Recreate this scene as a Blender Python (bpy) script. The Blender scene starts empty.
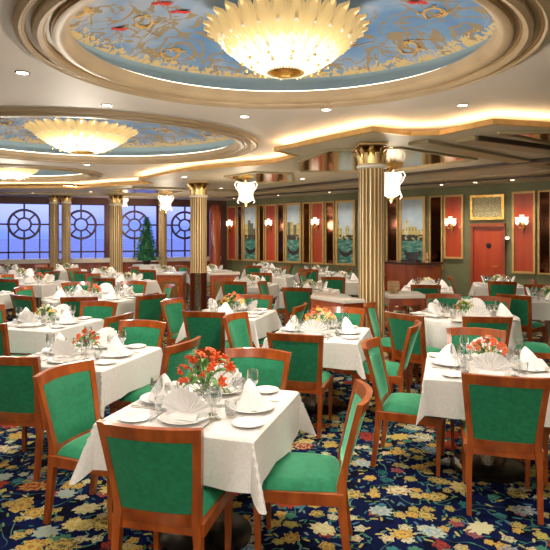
import bpy, bmesh, math, random
from math import sin, cos, pi, atan2, sqrt, hypot
from mathutils import Vector, Matrix, geometry
random.seed(7)
sc = bpy.context.scene
COL = sc.collection
F = 553.0; HOR = 235.0; CH = 1.75
def PX(px, Y): return (px - 275.0) / F * Y

# ------------------------------------------------------------------ helpers
def tag(o, label=None, cat=None, group=None, kind=None):
    if label: o['label'] = label
    if cat: o['category'] = cat
    if group: o['group'] = group
    if kind: o['kind'] = kind
    return o
def empty(name, loc=(0,0,0), rz=0, label=None, cat=None, group=None):
    o = bpy.data.objects.new(name, None); o.empty_display_size = .1
    o.location = loc; o.rotation_euler = (0,0,rz); COL.objects.link(o)
    return tag(o, label, cat, group)
def obj(name, bm, mat, parent=None, smooth=True, loc=None, rz=0, label=None):
    me = bpy.data.meshes.new(name); bm.normal_update(); bm.to_mesh(me); bm.free()
    for m in (mat if isinstance(mat, (list, tuple)) else [mat]): me.materials.append(m)
    if smooth:
        for p in me.polygons: p.use_smooth = True
        try: me.set_sharp_from_angle(angle=math.radians(38))
        except Exception: pass
    o = bpy.data.objects.new(name, me); COL.objects.link(o)
    if parent: o.parent = parent
    if loc: o.location = loc
    if rz: o.rotation_euler = (0,0,rz)
    if label: o['label'] = label
    return o
def struct(name, bm, mat, smooth=False, parent=None, kind=True):
    o = obj(name, bm, mat, parent, smooth)
    if parent is None: o['kind'] = 'structure'
    return o
KIDS = {}
def dup(root, loc=None, rz=None, label=None, scale=None, extra=None):
    r = root.copy(); COL.objects.link(r)
    if loc is not None: r.location = loc
    if rz is not None: r.rotation_euler = (0,0,rz)
    if scale is not None: r.scale = (scale,)*3 if not hasattr(scale,'__len__') else scale
    if label: r['label'] = label
    key = root.name
    if key not in KIDS: KIDS[key] = list(root.children)
    def rec(src, dst):
        for ch in (KIDS[src.name] if src.name in KIDS else list(src.children)):
            c = ch.copy(); COL.objects.link(c); c.parent = dst
            rec(ch, c)
    rec(root, r)
    return r
def place(root, used, loc, rz, label, scale=None):
    """first call moves the source itself, afterwards copies"""
    if not used.get(root.name):
        if root.name not in KIDS: KIDS[root.name] = list(root.children)
        used[root.name] = 1
        root.location = loc; root.rotation_euler = (0,0,rz); root['label'] = label
        if scale is not None: root.scale = (scale,)*3 if not hasattr(scale,'__len__') else scale
        return root
    return dup(root, loc, rz, label, scale)
USED = {}

def box(bm, x0, x1, y0, y1, z0, z1, M=None):
    vs = [bm.verts.new((x,y,z)) for z in (z0,z1) for y in (y0,y1) for x in (x0,x1)]
    if M is not None:
        for v in vs: v.co = M @ v.co
    for f in ((0,2,3,1),(4,5,7,6),(0,1,5,4),(2,6,7,3),(0,4,6,2),(1,3,7,5)):
        bm.faces.new([vs[i] for i in f])
    return vs
def bevel(bm, w=.005, seg=2, ang=30):
    es = [e for e in bm.edges if len(e.link_faces)==2 and e.calc_face_angle(0) > math.radians(ang)]
    bmesh.ops.bevel(bm, geom=es, offset=w, segments=seg, affect='EDGES', profile=.6, clamp_overlap=True)
def loft(bm, rings, cap=True, closed=True):
    """rings: list of lists of Vectors"""
    vr = [[bm.verts.new(p) for p in r] for r in rings]
    n = len(vr[0])
    for a, b in zip(vr, vr[1:]):
        for i in range(n if closed else n-1):
            j = (i+1) % n
            bm.faces.new((a[i], a[j], b[j], b[i]))
    if cap and closed:
        bm.faces.new(list(reversed(vr[0]))); bm.faces.new(vr[-1])
    return vr
def lathe(bm, prof, n=24, c=(0,0,0), sx=1, sy=1, cap=True):
    rings = []
    for r, z in prof:
        rings.append([Vector((c[0]+sx*r*cos(2*pi*i/n), c[1]+sy*r*sin(2*pi*i/n), c[2]+z)) for i in range(n)])
    loft(bm, rings, cap)
def tube(bm, pts, rad, n=6, cap=True, flat=1.0):
    pts = [Vector(p) for p in pts]; rings = []
    for i, p in enumerate(pts):
        t = (pts[min(i+1,len(pts)-1)] - pts[max(i-1,0)]).normalized()
        up = Vector((0,0,1)) if abs(t.z) < .95 else Vector((0,1,0))
        a = t.cross(up).normalized(); b = a.cross(t).normalized()
        r = rad[i] if hasattr(rad,'__len__') else rad
        rings.append([p + a*r*cos(2*pi*k/n) + b*r*flat*sin(2*pi*k/n) for k in range(n)])
    loft(bm, rings, cap)
def rectsweep(bm, secs):
    """secs: list of (center, halfvecA, halfvecB)"""
    loft(bm, [[c+a+b, c-a+b, c-a-b, c+a-b] for c,a,b in secs])
def prism(bm, poly, z0, z1):
    """extruded 2D polygon (may be concave)"""
    lo = [bm.verts.new((p[0],p[1],z0)) for p in poly]; hi = [bm.verts.new((p[0],p[1],z1)) for p in poly]
    n = len(poly)
    tris = geometry.tessellate_polygon([[Vector((p[0],p[1],0)) for p in poly]])
    for t in tris:
        try: bm.faces.new([lo[i] for i in t])
        except ValueError: pass
        try: bm.faces.new([hi[i] for i in reversed(t)])
        except ValueError: pass
    for i in range(n):
        j=(i+1)%n; bm.faces.new((lo[i],lo[j],hi[j],hi[i]))
    bmesh.ops.recalc_face_normals(bm, faces=bm.faces[:])
def NB(): return bmesh.new()

# ------------------------------------------------------------------ materials
def mat(name, color, rough=.5, metal=0, **kw):
    m = bpy.data.materials.new(name); m.use_nodes = True
    b = m.node_tree.nodes['Principled BSDF']
    b.inputs['Base Color'].default_value = (*color,1); b.inputs['Roughness'].default_value = rough
    b.inputs['Metallic'].default_value = metal
    for k, v in kw.items():
        k = k.replace('_',' ')
        b.inputs[k].default_value = (*v,1) if hasattr(v,'__len__') and len(v)==3 else v
    return m
def noisy(m, c1, c2, scale=8, detail=4, stretch=(1,1,1), bump=0, coord='Object', lo=.35, hi=.65):
    nt = m.node_tree; N = nt.nodes; L = nt.links; b = N['Principled BSDF']
    tc = N.new('ShaderNodeTexCoord'); mp = N.new('ShaderNodeMapping'); mp.inputs['Scale'].default_value = stretch
    ns = N.new('ShaderNodeTexNoise'); ns.inputs['Scale'].default_value = scale; ns.inputs['Detail'].default_value = detail
    cr = N.new('ShaderNodeValToRGB'); cr.color_ramp.elements[0].color=(*c1,1); cr.color_ramp.elements[1].color=(*c2,1)
    cr.color_ramp.elements[0].position = lo; cr.color_ramp.elements[1].position = hi
    L.new(tc.outputs[coord], mp.inputs['Vector']); L.new(mp.outputs['Vector'], ns.inputs['Vector'])
    L.new(ns.outputs['Fac'], cr.inputs['Fac']); L.new(cr.outputs['Color'], b.inputs['Base Color'])
    if bump:
        bp = N.new('ShaderNodeBump'); bp.inputs['Strength'].default_value = bump; bp.inputs['Distance'].default_value=.01
        L.new(ns.outputs['Fac'], bp.inputs['Height']); L.new(bp.outputs['Normal'], b.inputs['Normal'])
    return m
WOOD = noisy(mat('chair_wood', (.4,.12,.03), .28, Coat_Weight=.4), (.25,.043,.006), (.42,.096,.013), 5, 5, (3,3,.6))
MAHOG = noisy(mat('mahogany', (.3,.05,.02), .3, Coat_Weight=.4), (.22,.035,.010), (.36,.070,.016), 3, 5, (2,2,.3))
RED = noisy(mat('red_lacquer', (.4,.05,.02), .35, Coat_Weight=.15), (.36,.028,.004), (.50,.060,.008), 2, 4, (2,2,.3))
FAB = noisy(mat('green_upholstery', (.01,.27,.12), .75, Sheen_Weight=.9, Sheen_Roughness=.35, Sheen_Tint=(.35,.9,.6)), (.004,.165,.070), (.009,.215,.098), 30, 3, bump=.05)
CLOTH = noisy(mat('white_linen', (.85,.82,.8), .8, Sheen_Weight=.15), (.66,.63,.61), (.73,.70,.68), 60, 3, bump=.03)
NAPK = mat('napkin_linen', (.92,.89,.88), .75)
CHINA = mat('white_china', (.85,.83,.80), .12, Coat_Weight=.5)
SILVER = mat('silver', (.75,.73,.70), .18, 1)
CHROME = mat('chrome', (.62,.60,.58), .14, 1)
GOLD = noisy(mat('gilding', (.85,.55,.16), .3, 1), (.75,.42,.09), (.95,.66,.25), 12, 3)
GOLDP = noisy(mat('gold_paint', (.5,.3,.1), .4, .2), (.50,.31,.10), (.60,.38,.14), 9, 3)
COLM = noisy(mat('column_gold', (.6,.4,.16), .35, .1), (.78,.60,.31), (.85,.67,.38), 4, 3)
FLUTE = mat('flute_brown', (.30,.18,.07), .45)  # darker brown for the groove faces of the shafts
LEAFC = mat('gilded_leaf_lit_tone', (.80,.62,.34), .35, .3)  # lower capital leaves: brightness of an uplight put into a paler colour
NECK = mat('white_plaster', (.85,.8,.72), .5)
DARK = mat('dark_recess', (.012,.008,.008), .35)
BLACK = mat('black_plastic', (.01,.01,.012), .35)
WINE = mat('window_bar_paint', (.045,.008,.02), .4)
OLIVE = noisy(mat('olive_wall', (.2,.2,.1), .6), (.150,.155,.075), (.185,.19,.095), 3, 3)
MIRD = mat('smoked_mirror', (.13,.05,.03), .08, 1)
MIRR = mat('ceiling_mirror', (.52,.40,.22), .14, 1)
TAUPE = noisy(mat('ceiling_paint', (.55,.46,.40), .6), (.60,.53,.48), (.63,.56,.505), 1.2, 3)
MOULD = noisy(mat('moulding_paint', (.45,.32,.19), .45), (.33,.235,.14), (.39,.285,.17), 3, 3)
SOFF = noisy(mat('soffit_paint', (.5,.45,.33), .5), (.52,.45,.33), (.58,.50,.38), 1.2, 3)
MOULDG = mat('moulding_gold_line', (.34,.21,.09), .4, .3)
BEAM = mat('beam_paint', (.36,.28,.15), .45)
BEAMD = mat('beam_dark_line', (.05,.03,.02), .4)
LEAF = noisy(mat('leaf_green', (.06,.22,.03), .5), (.04,.16,.02), (.12,.34,.05), 20, 3)
LEAFD = noisy(mat('fir_green', (.01,.09,.04), .6), (.008,.09,.05), (.03,.22,.08), 14, 3)
ORANGE = mat('orange_petal', (.85,.11,.015), .5)
CORAL = mat('coral_petal', (.80,.19,.07), .5)
REDP = mat('red_petal', (.55,.02,.015), .5)
YEL = mat('yellow_petal', (.85,.60,.12), .5)
WHITEP = mat('white_petal', (.85,.82,.70), .5)
POT = mat('dark_pot', (.04,.02,.015), .4)
BRASSD = mat('dark_brass', (.25,.12,.03), .3, 1)
BEIGE = noisy(mat('wicker', (.5,.3,.16), .7), (.38,.22,.11), (.6,.4,.22), 40, 2)
STONE = mat('counter_stone', (.66,.60,.54), .25, Coat_Weight=.3)

def glass_mat():
    m = bpy.data.materials.new('clear_glass'); m.use_nodes = True; N = m.node_tree.nodes; L = m.node_tree.links
    N.clear(); o = N.new('ShaderNodeOutputMaterial'); mx = N.new('ShaderNodeMixShader')
    t = N.new('ShaderNodeBsdfTransparent'); g = N.new('ShaderNodeBsdfGlossy'); g.inputs['Roughness'].default_value=.05
    t.inputs['Color'].default_value=(.93,.94,.94,1); g.inputs['Color'].default_value=(1,1,1,1)
    lw = N.new('ShaderNodeLayerWeight'); lw.inputs['Blend'].default_value=.42
    L.new(lw.outputs['Facing'], mx.inputs['Fac']); L.new(t.outputs[0], mx.inputs[1]); L.new(g.outputs[0], mx.inputs[2])
    L.new(mx.outputs[0], o.inputs['Surface']); return m
GLASS = glass_mat()
def pane_mat():
    m = bpy.data.materials.new('window_glass'); m.use_nodes = True; N = m.node_tree.nodes; L = m.node_tree.links
    N.clear(); o = N.new('ShaderNodeOutputMaterial'); mx = N.new('ShaderNodeMixShader'); mx.inputs['Fac'].default_value=.012
    t = N.new('ShaderNodeBsdfTransparent'); g = N.new('ShaderNodeBsdfGlossy'); g.inputs['Roughness'].default_value=.4
    L.new(t.outputs[0], mx.inputs[1]); L.new(g.outputs[0], mx.inputs[2]); L.new(mx.outputs[0], o.inputs['Surface']); return m
PANE = pane_mat()
def emis(name, col, s):
    m = bpy.data.materials.new(name); m.use_nodes = True; N = m.node_tree.nodes; N.clear()
    o = N.new('ShaderNodeOutputMaterial'); e = N.new('ShaderNodeEmission'); e.inputs['Color'].default_value=(*col,1); e.inputs['Strength'].default_value=s
    m.node_tree.links.new(e.outputs[0], o.inputs['Surface']); return m
COVE = emis('cove_strip', (1,.66,.34), 30)
COVED = emis('dome_cove_strip', (1,.84,.60), 4.5)
LENS = emis('downlight_lens', (1,.82,.6), 14)
def lampglass(name, base, ecol, s):
    m = mat(name, base, .25, 0)
    b = m.node_tree.nodes['Principled BSDF']; b.inputs['Emission Color'].default_value=(*ecol,1); b.inputs['Emission Strength'].default_value=s
    return m
LEAFG1 = lampglass('chandelier_glass_inner', (.50,.45,.34), (1,.90,.70), .42)
LEAFG2 = lampglass('chandelier_glass_outer', (.70,.50,.22), (1,.74,.36), .18)
SHADE = lampglass('lit_glass_shade', (.9,.85,.75), (1,.90,.72), 1.1)

# node helper for patterned materials
class G:
    def __init__(s, m): s.t = m.node_tree; s.N = s.t.nodes; s.L = s.t.links
    def put(s, inp, v):
        if hasattr(v, 'links'): s.L.new(v, inp)
        else: inp.default_value = v
    def m(s, op, a, b=0.0, c=0.0, clamp=False):
        n = s.N.new('ShaderNodeMath'); n.operation = op; n.use_clamp = clamp
        s.put(n.inputs[0], a); s.put(n.inputs[1], b); s.put(n.inputs[2], c); return n.outputs[0]
    def v(s, op, a, b=(0,0,0), sc_=1.0):
        n = s.N.new('ShaderNodeVectorMath'); n.operation = op
        s.put(n.inputs[0], a); s.put(n.inputs[1], b)
        if op == 'SCALE': s.put(n.inputs['Scale'], sc_)
        return n.outputs['Value'] if op in ('LENGTH','DISTANCE','DOT_PRODUCT') else n.outputs[0]
    def sep(s, a):
        n = s.N.new('ShaderNodeSeparateXYZ'); s.put(n.inputs[0], a); return n.outputs
    def comb(s, x, y, z=0.0):
        n = s.N.new('ShaderNodeCombineXYZ'); s.put(n.inputs[0],x); s.put(n.inputs[1],y); s.put(n.inputs[2],z); return n.outputs[0]
    def ramp(s, f, stops, const=False):
        n = s.N.new('ShaderNodeValToRGB'); s.put(n.inputs['Fac'], f); r = n.color_ramp
        if const: r.interpolation = 'CONSTANT'
        while len(r.elements) < len(stops): r.elements.new(.5)
        for e, (p, c) in zip(r.elements, stops): e.position = p; e.color = (*c,1)
        return n.outputs['Color']
    def mix(s, f, a, b):
        n = s.N.new('ShaderNodeMix'); n.data_type = 'RGBA'
        s.put(n.inputs[0], f)
        for i, x in ((6,a),(7,b)): s.put(n.inputs[i], (*x,1) if isinstance(x, tuple) and len(x)==3 else x)
        return n.outputs[2]
    def noise(s, v, scale, detail=3, dist=0):
        n = s.N.new('ShaderNodeTexNoise'); s.put(n.inputs['Vector'], v); n.inputs['Scale'].default_value=scale
        n.inputs['Detail'].default_value=detail; n.inputs['Distortion'].default_value=dist; return n.outputs['Fac']
def carpet():
    m = mat('carpet', (.01,.01,.06), .95); g = G(m)
    co = g.N.new('ShaderNodeTexCoord').outputs['Object']
    def layer(base, scale, off, n, r0, pal, ringpal, keep, rnd=.75, squash=1.0, amp=.22):
        p = g.v('ADD', g.v('SCALE', co, sc_=scale), off)
        vo = g.N.new('ShaderNodeTexVoronoi'); g.put(vo.inputs['Vector'], p); vo.inputs['Scale'].default_value=1; vo.voronoi_dimensions='2D'
        vo.inputs['Randomness'].default_value = rnd
        loc = g.sep(g.v('SUBTRACT', p, vo.outputs['Position']))
        cc = g.sep(vo.outputs['Color'])
        ang0 = g.m('MULTIPLY', cc[0], 6.28)
        ca = g.m('COSINE', ang0); sa = g.m('SINE', ang0)
        lx = g.m('SUBTRACT', g.m('MULTIPLY', loc[0], ca), g.m('MULTIPLY', loc[1], sa))
        ly = g.m('MULTIPLY', g.m('ADD', g.m('MULTIPLY', loc[0], sa), g.m('MULTIPLY', loc[1], ca)), squash)
        d = g.m('SQRT', g.m('ADD', g.m('MULTIPLY', lx, lx), g.m('MULTIPLY', ly, ly)))
        a = g.m('ARCTAN2', ly, lx)
        pet = g.m('ADD', 1.0, g.m('MULTIPLY', g.m('COSINE', g.m('MULTIPLY', a, float(n))), amp))
        jit = g.m('MULTIPLY', g.m('SUBTRACT', g.noise(p, 9, 3), .5), 1.0)
        R = g.m('MULTIPLY', g.m('MULTIPLY', pet, r0), g.m('ADD', .7, g.m('MULTIPLY', cc[1], .45)))
        q = g.m('ADD', g.m('DIVIDE', d, R), jit)
        mask = g.m('MULTIPLY', g.m('LESS_THAN', q, 1.0), g.m('LESS_THAN', cc[2], keep))
        c1 = g.ramp(cc[1], pal, True); c2 = g.ramp(g.m('FRACT', g.m('MULTIPLY', cc[1], 5.3)), ringpal, True)
        pl = g.m('GREATER_THAN', g.m('SINE', g.m('MULTIPLY', q, 11.0)), .45)
        inner = g.mix(g.m('MULTIPLY', pl, .7), c1, c2)
        return g.mix(mask, base, inner)
    Y=(.40,.30,.075); Cm=(.46,.43,.26); T=(.025,.13,.11); B=(.06,.12,.22); Rr=(.24,.035,.015); Nv=(.002,.005,.035); Gn=(.10,.17,.05); Lb=(.20,.28,.30)
    base = g.mix(g.m('GREATER_THAN', g.noise(co, 5, 2), .57), Nv, (.001,.002,.012))
    vine = g.m('LESS_THAN', g.m('ABSOLUTE', g.m('SUBTRACT', g.noise(co, 3.6, 1, .8), .5)), .008)
    base = g.mix(vine, base, (.06,.16,.12))
    base = layer(base, 17, (3.1,1.7,0), 2, .36, [(0,T),(.35,Gn),(.55,Y),(.75,B)], [(0,T),(.5,Gn),(.8,Cm)], .60, 1, 1.9, .3)
    base = layer(base, 8, (7.3,2.9,0), 5, .35, [(0,Y),(.3,Cm),(.5,T),(.62,Y),(.88,Rr)], [(0,Nv),(.35,Rr),(.6,B),(.8,Gn)], .80, .9, 1.15, .14)
    base = layer(base, 4.1, (1.3,5.9,0), 9, .36, [(0,Y),(.3,Lb),(.5,Cm),(.65,Y),(.85,Rr)], [(0,Rr),(.3,Nv),(.6,Y),(.8,Cm)], .68, .8, 1.3, .15)
    g.N['Principled BSDF'].inputs['Specular IOR Level'].default_value = .08
    b = g.N['Principled BSDF']; g.L.new(base, b.inputs['Base Color'])
    bp = g.N.new('ShaderNodeBump'); bp.inputs['Strength'].default_value=.3; bp.inputs['Distance'].default_value=.004
    g.L.new(g.noise(co, 300, 2), bp.inputs['Height']); g.L.new(bp.outputs[0], b.inputs['Normal'])
    return m
CARPET = carpet()
def vaultmat(name, rx, ry):
    m = mat(name, (.2,.35,.6), .7); g = G(m)
    co = g.N.new('ShaderNodeTexCoord').outputs['Object']; s_ = g.sep(co)
    u = g.m('DIVIDE', s_[0], rx); w = g.m('DIVIDE', s_[1], ry)
    r = g.m('SQRT', g.m('ADD', g.m('MULTIPLY', u, u), g.m('MULTIPLY', w, w)))
    flat = g.comb(s_[0], s_[1], 0.0)
    n1 = g.noise(flat, 1.6, 5, .6)
    sky = g.ramp(n1, [(.30,(.06,.15,.33)),(.46,(.11,.22,.40)),(.58,(.22,.29,.41)),(.72,(.40,.38,.40))])
    n2 = g.noise(g.v('ADD', flat, (4,2,0)), 3.2, 2, 1.6)
    line = g.m('LESS_THAN', g.m('ABSOLUTE', g.m('SUBTRACT', n2, .5)), .035)
    band = g.m('MULTIPLY', line, g.m('GREATER_THAN', r, .52))
    c = g.mix(g.m('MULTIPLY', band, .85), sky, (.25,.17,.06))
    edge = g.m('GREATER_THAN', g.m('ADD', r, g.m('MULTIPLY', g.m('SUBTRACT', g.noise(flat, 14, 3, 1.5), .5), .30)), .93)
    c = g.mix(edge, c, (.52,.38,.17))
    g.L.new(c, g.N['Principled BSDF'].inputs['Base Color']); return m
COVEBLUE = mat('cove_pale_blue', (.26,.38,.48), .6)
def picture(name, seed, kind):
    """canal scene painted with plain bands: sky, pale palaces, teal water with a dark boat"""
    m = mat(name, (.3,.4,.4), .45); g = G(m)
    co = g.N.new('ShaderNodeTexCoord').outputs['Object']; s_ = g.sep(co)
    x = s_[0]; z = g.m('DIVIDE', s_[2], 1.85)
    p = g.comb(x, s_[2], seed*3.7)
    n = g.noise(p, 4, 4)
    sky = g.mix(n, (.22,.38,.55), (.62,.66,.66))
    bx = g.m('MULTIPLY', x, 8.0)
    hgt = g.m('ADD', .66 if kind else .58, g.m('MULTIPLY', g.m('SUBTRACT', g.noise(g.comb(g.m('FLOOR', bx), float(seed), 0.0), .9, 0), .5), .55))
    bld = g.ramp(g.noise(g.comb(g.m('FLOOR', bx), seed*2.3, 1.0), 1.3, 0), [(.35,(.50,.42,.16)),(.5,(.62,.56,.36)),(.6,(.12,.12,.08)),(.7,(.40,.22,.10))], True)
    win = g.m('MULTIPLY', g.m('LESS_THAN', g.m('FRACT', g.m('MULTIPLY', x, 11.0)), .3), g.m('LESS_THAN', g.m('FRACT', g.m('MULTIPLY', s_[2], 5.0)), .45))
    bld = g.mix(g.m('MULTIPLY', win, .7), bld, (.05,.05,.04))
    c = g.mix(g.m('LESS_THAN', z, hgt), sky, bld)
    wat = g.ramp(g.noise(g.comb(x, g.m('MULTIPLY', s_[2], 3.0), float(seed)), 6, 4), [(.35,(.01,.09,.08)),(.5,(.04,.22,.19)),(.64,(.22,.34,.26)),(.72,(.5,.45,.3))])
    c = g.mix(g.m('LESS_THAN', z, .42), c, wat)
    dk = g.m('MULTIPLY', g.m('LESS_THAN', g.m('ABSOLUTE', g.m('SUBTRACT', z, .44)), .045), g.m('GREATER_THAN', g.noise(p, 9, 2), .44))
    c = g.mix(dk, c, (.03,.03,.02))
    boat = g.m('LESS_THAN', g.m('ABSOLUTE', g.m('SUBTRACT', z, g.m('ADD', .17, g.m('MULTIPLY', g.m('MULTIPLY', x, x), 1.2)))), .035)
    boat = g.m('MULTIPLY', boat, g.m('LESS_THAN', g.m('ABSOLUTE', x), .24))
    c = g.mix(boat, c, (.02,.015,.015))
    g.L.new(c, g.N['Principled BSDF'].inputs['Base Color']); return m

# ------------------------------------------------------------------ room
HC = 3.10; HS = 2.97
WR0 = Vector((-1.73,19.69)); WRd = Vector((7.4,-6.8)).normalized()      # right wall
WR1 = WR0 + WRd*17.5
WN1 = WR0; WNd = Vector((-4.82,-1.7)).normalized()                       # window wall, from the corner to the left
WN0 = WN1 + WNd*10.4
ROOM = [(-11.6,-3.0),(WR1.x,-3.0),(WR1.x,WR1.y),(WR0.x,WR0.y),(WN0.x,WN0.y),(-11.6,WN0.y)]
bm = NB(); prism(bm, [(-11.7,-3.1),(WR1.x+.1,-3.1),(WR1.x+.1,WR1.y),(WR0.x+.1,WR0.y+.12),(WN0.x,WN0.y+.12),(-11.7,WN0.y+.1)], -.1, 0); struct('floor', bm, CARPET)
def wallseg(name, a, b, z0, z1, m, th=.12, out=1):
    a=Vector(a); b=Vector(b); d=(b-a).normalized(); n=Vector((-d.y,d.x))*th*out
    bm=NB(); prism(bm, [a, b, b+n, a+n], z0, z1); return struct(name, bm, m)
wallseg('wall_right', WR0, WR1, 0, HC+.7, OLIVE, .12, 1)
wallseg('wall_back', (-11.6,-3), (WR1.x,-3), 0, HC+.7, OLIVE, .12, -1)
wallseg('wall_left', (-11.6,-3), (-11.6,WN0.y), 0, HC+.7, OLIVE, .12, 1)
wallseg('wall_side', (WR1.x,-3), (WR1.x,WR1.y), 0, HC+.7, OLIVE, .12, -1)
# window wall: sill wall, header and piers as one frame of wall; the openings hold the windows
def wn(s, off=0.0):
    """point at distance s from the window-wall corner, off metres into the room"""
    n = Vector((WNd.y, -WNd.x)); n = n if n.y < 0 else -n
    return WN1 + WNd*s + n*off
sP = [ (Vector((-3.12,19.2))-WN1).length + 1.704*k for k in range(5)]
WZ0, WZ1 = .86, 2.78; WH = .77
bm = NB()
def wquad(bm, s0, s1, z0, z1, o0=0.0, o1=-.14):
    a=wn(s0,o0); b=wn(s1,o0); c=wn(s1,o1); d=wn(s0,o1)
    vs=[bm.verts.new((p.x,p.y,z)) for z in (z0,z1) for p in (a,b,c,d)]
    for f in ((0,3,2,1),(4,5,6,7),(0,1,5,4),(1,2,6,5),(2,3,7,6),(3,0,4,7)): bm.faces.new([vs[i] for i in f])
END = 10.4
wquad(bm, 0, END, 0, WZ0); wquad(bm, 0, END, WZ1, HC+.7)
edges = [0]+[e for s in sP for e in (s-WH, s+WH)]+[END]
for i in range(0,len(edges),2):
    if edges[i+1]-edges[i] > .01: wquad(bm, edges[i], edges[i+1], WZ0, WZ1)
bmesh.ops.recalc_face_normals(bm, faces=bm.faces[:])
struct('wall_window', bm, mat('window_wall_paint', (.085,.020,.015), .5))
ang = atan2(WNd.y, WNd.x)
for k, s in enumerate(sP):
    c = wn(s, -.06)
    root = empty('window_%d' % (k+1), (c.x, c.y, 0), ang); root['kind'] = 'structure'
    bm = NB(); B=.045
    box(bm,-WH,WH,-.03,.03,WZ0,WZ0+.05); box(bm,-WH,WH,-.03,.03,WZ1-.05,WZ1); box(bm,-WH,-WH+.05,-.03,.03,WZ0,WZ1); box(bm,WH-.05,WH,-.03,.03,WZ0,WZ1)
    zc=2.09; R1=.455; R0=.20
    def bar(x0,z0,x1,z1,w=B):
        d=Vector((x1-x0,0,z1-z0)); n=Vector((-d.z,0,d.x)).normalized()*w/2
        rectsweep(bm, [(Vector((x0,0,z0)),n,Vector((0,.022,0))),(Vector((x1,0,z1)),n,Vector((0,.022,0)))])
    for R,w in ((R1,.075),(R0,.06)):
        rings=[]
        n=36
        for i in range(n+1):
            a=2*pi*i/n; d=Vector((cos(a),0,sin(a))); cc=Vector((0,0,zc))+d*R
            rings.append((cc, d*w/2, Vector((0,.024,0))))
        rectsweep(bm, rings)
    for i in range(8):
        a=pi/4*i; bar(cos(a)*R0,zc+sin(a)*R0,cos(a)*R1,zc+sin(a)*R1,.055)
    bar(-WH,zc,-R1,zc,.055); bar(R1,zc,WH,zc,.055); bar(0,zc+R1,0,WZ1,.055); bar(0,WZ0,0,zc-R1,.055)
    bar(-R1,WZ0,-R1,zc,.04); bar(R1,WZ0,R1,zc,.04); bar(-WH,1.20,WH,1.20,.05)
    obj('window_frame', bm, WINE, root, False)
    bm = NB(); box(bm,-WH+.02,WH-.02,-.004,.004,WZ0+.02,WZ1-.02); obj('pane', bm, PANE, root, False)

# domes and ceiling
DOMES = [((.05,4.10),1.83,1.67),((-2.72,8.05),2.48,2.2),((-5.8,12.0),2.0,1.62),((3.0,-.1),1.5,1.4)]
def ell(c, rx, ry, n, off=0): return [Vector((c[0]+(rx-off)*cos(2*pi*i/n), c[1]+(ry-off)*sin(2*pi*i/n), 0)) for i in range(n)]
loops = [[Vector((p[0],p[1],0)) for p in ROOM]] + [ell(c,rx,ry,72) for c,rx,ry in DOMES[:3]]
flat = [p for l in loops for p in l]
bm = NB(); vs = [bm.verts.new((p.x,p.y,HC)) for p in flat]
for t in geometry.tessellate_polygon(loops):
    try: bm.faces.new([vs[i] for i in t])
    except ValueError: pass
bmesh.ops.recalc_face_normals(bm, faces=bm.faces[:])
for f in bm.faces:
    if f.normal.z > 0: f.normal_flip()
ext = bmesh.ops.extrude_face_region(bm, geom=bm.faces[:])
bmesh.ops.translate(bm, vec=(0,0,.06), verts=[v for v in ext['geom'] if isinstance(v,bmesh.types.BMVert)])
bmesh.ops.recalc_face_normals(bm, faces=bm.faces[:])
struct('ceiling', bm, TAUPE)

def ringprof(bm, rx, ry, prof, n=96):
    rings=[[Vector(((rx-o)*cos(2*pi*i/n),(ry-o)*sin(2*pi*i/n),z)) for i in range(n)] for o,z in prof]
    loft(bm, rings, cap=False)
def scroll(bm, at, rot, s, surf, flip=1):
    """flat gilded S-scroll with curled ends"""
    pts=[]
    for i in range(26):
        t=i/25; a=t*2.2*pi; r=.26*(1-t)**.8+.02
        pts.append((r*cos(a)-.26, flip*r*sin(a)))
    pts = [(-.9*(1-j/6)-.0, flip*-.10*sin(j/6*pi)) for j in range(6)] + pts
    P=[]
    for x,y in pts:
        X=at[0]+s*(x*cos(rot)-y*sin(rot)); Y=at[1]+s*(x*sin(rot)+y*cos(rot))
        P.append((X,Y,surf(X,Y)-.006))
    n=len(P); tube(bm, P, [s*.035*(1-.6*abs(2*i/n-1)) for i in range(n)], 5, True, .4)
    for k in (4,9,14,19):
        x,y,z=P[k]
        for sgn in (1,-1):
            a=rot+k*.7+sgn*.9
            tube(bm, [(x,y,z),(x+.10*s*cos(a),y+.10*s*sin(a),z),(x+.17*s*cos(a+.7*sgn),y+.17*s*sin(a+.7*sgn),z)], [.03*s,.035*s,.006*s], 5, True, .4)
DL = ['with painted sky, nearest the camera','of painted sky, middle one of the row','of painted sky, farthest away at left']
PR = [(0,HC+.02),(0,HC-.035),(.03,HC-.045),(.05,HC-.03),(.055,HC-.02),(.10,HC-.02),(.11,HC-.05),(.14,HC-.06),(.17,HC-.045),(.175,HC-.02),(.22,HC-.015),(.23,HC-.04),(.27,HC-.045),(.30,HC-.03),(.33,HC+.0),(.335,HC+.06),(.30,HC+.065),(.12,HC+.065)]
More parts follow.
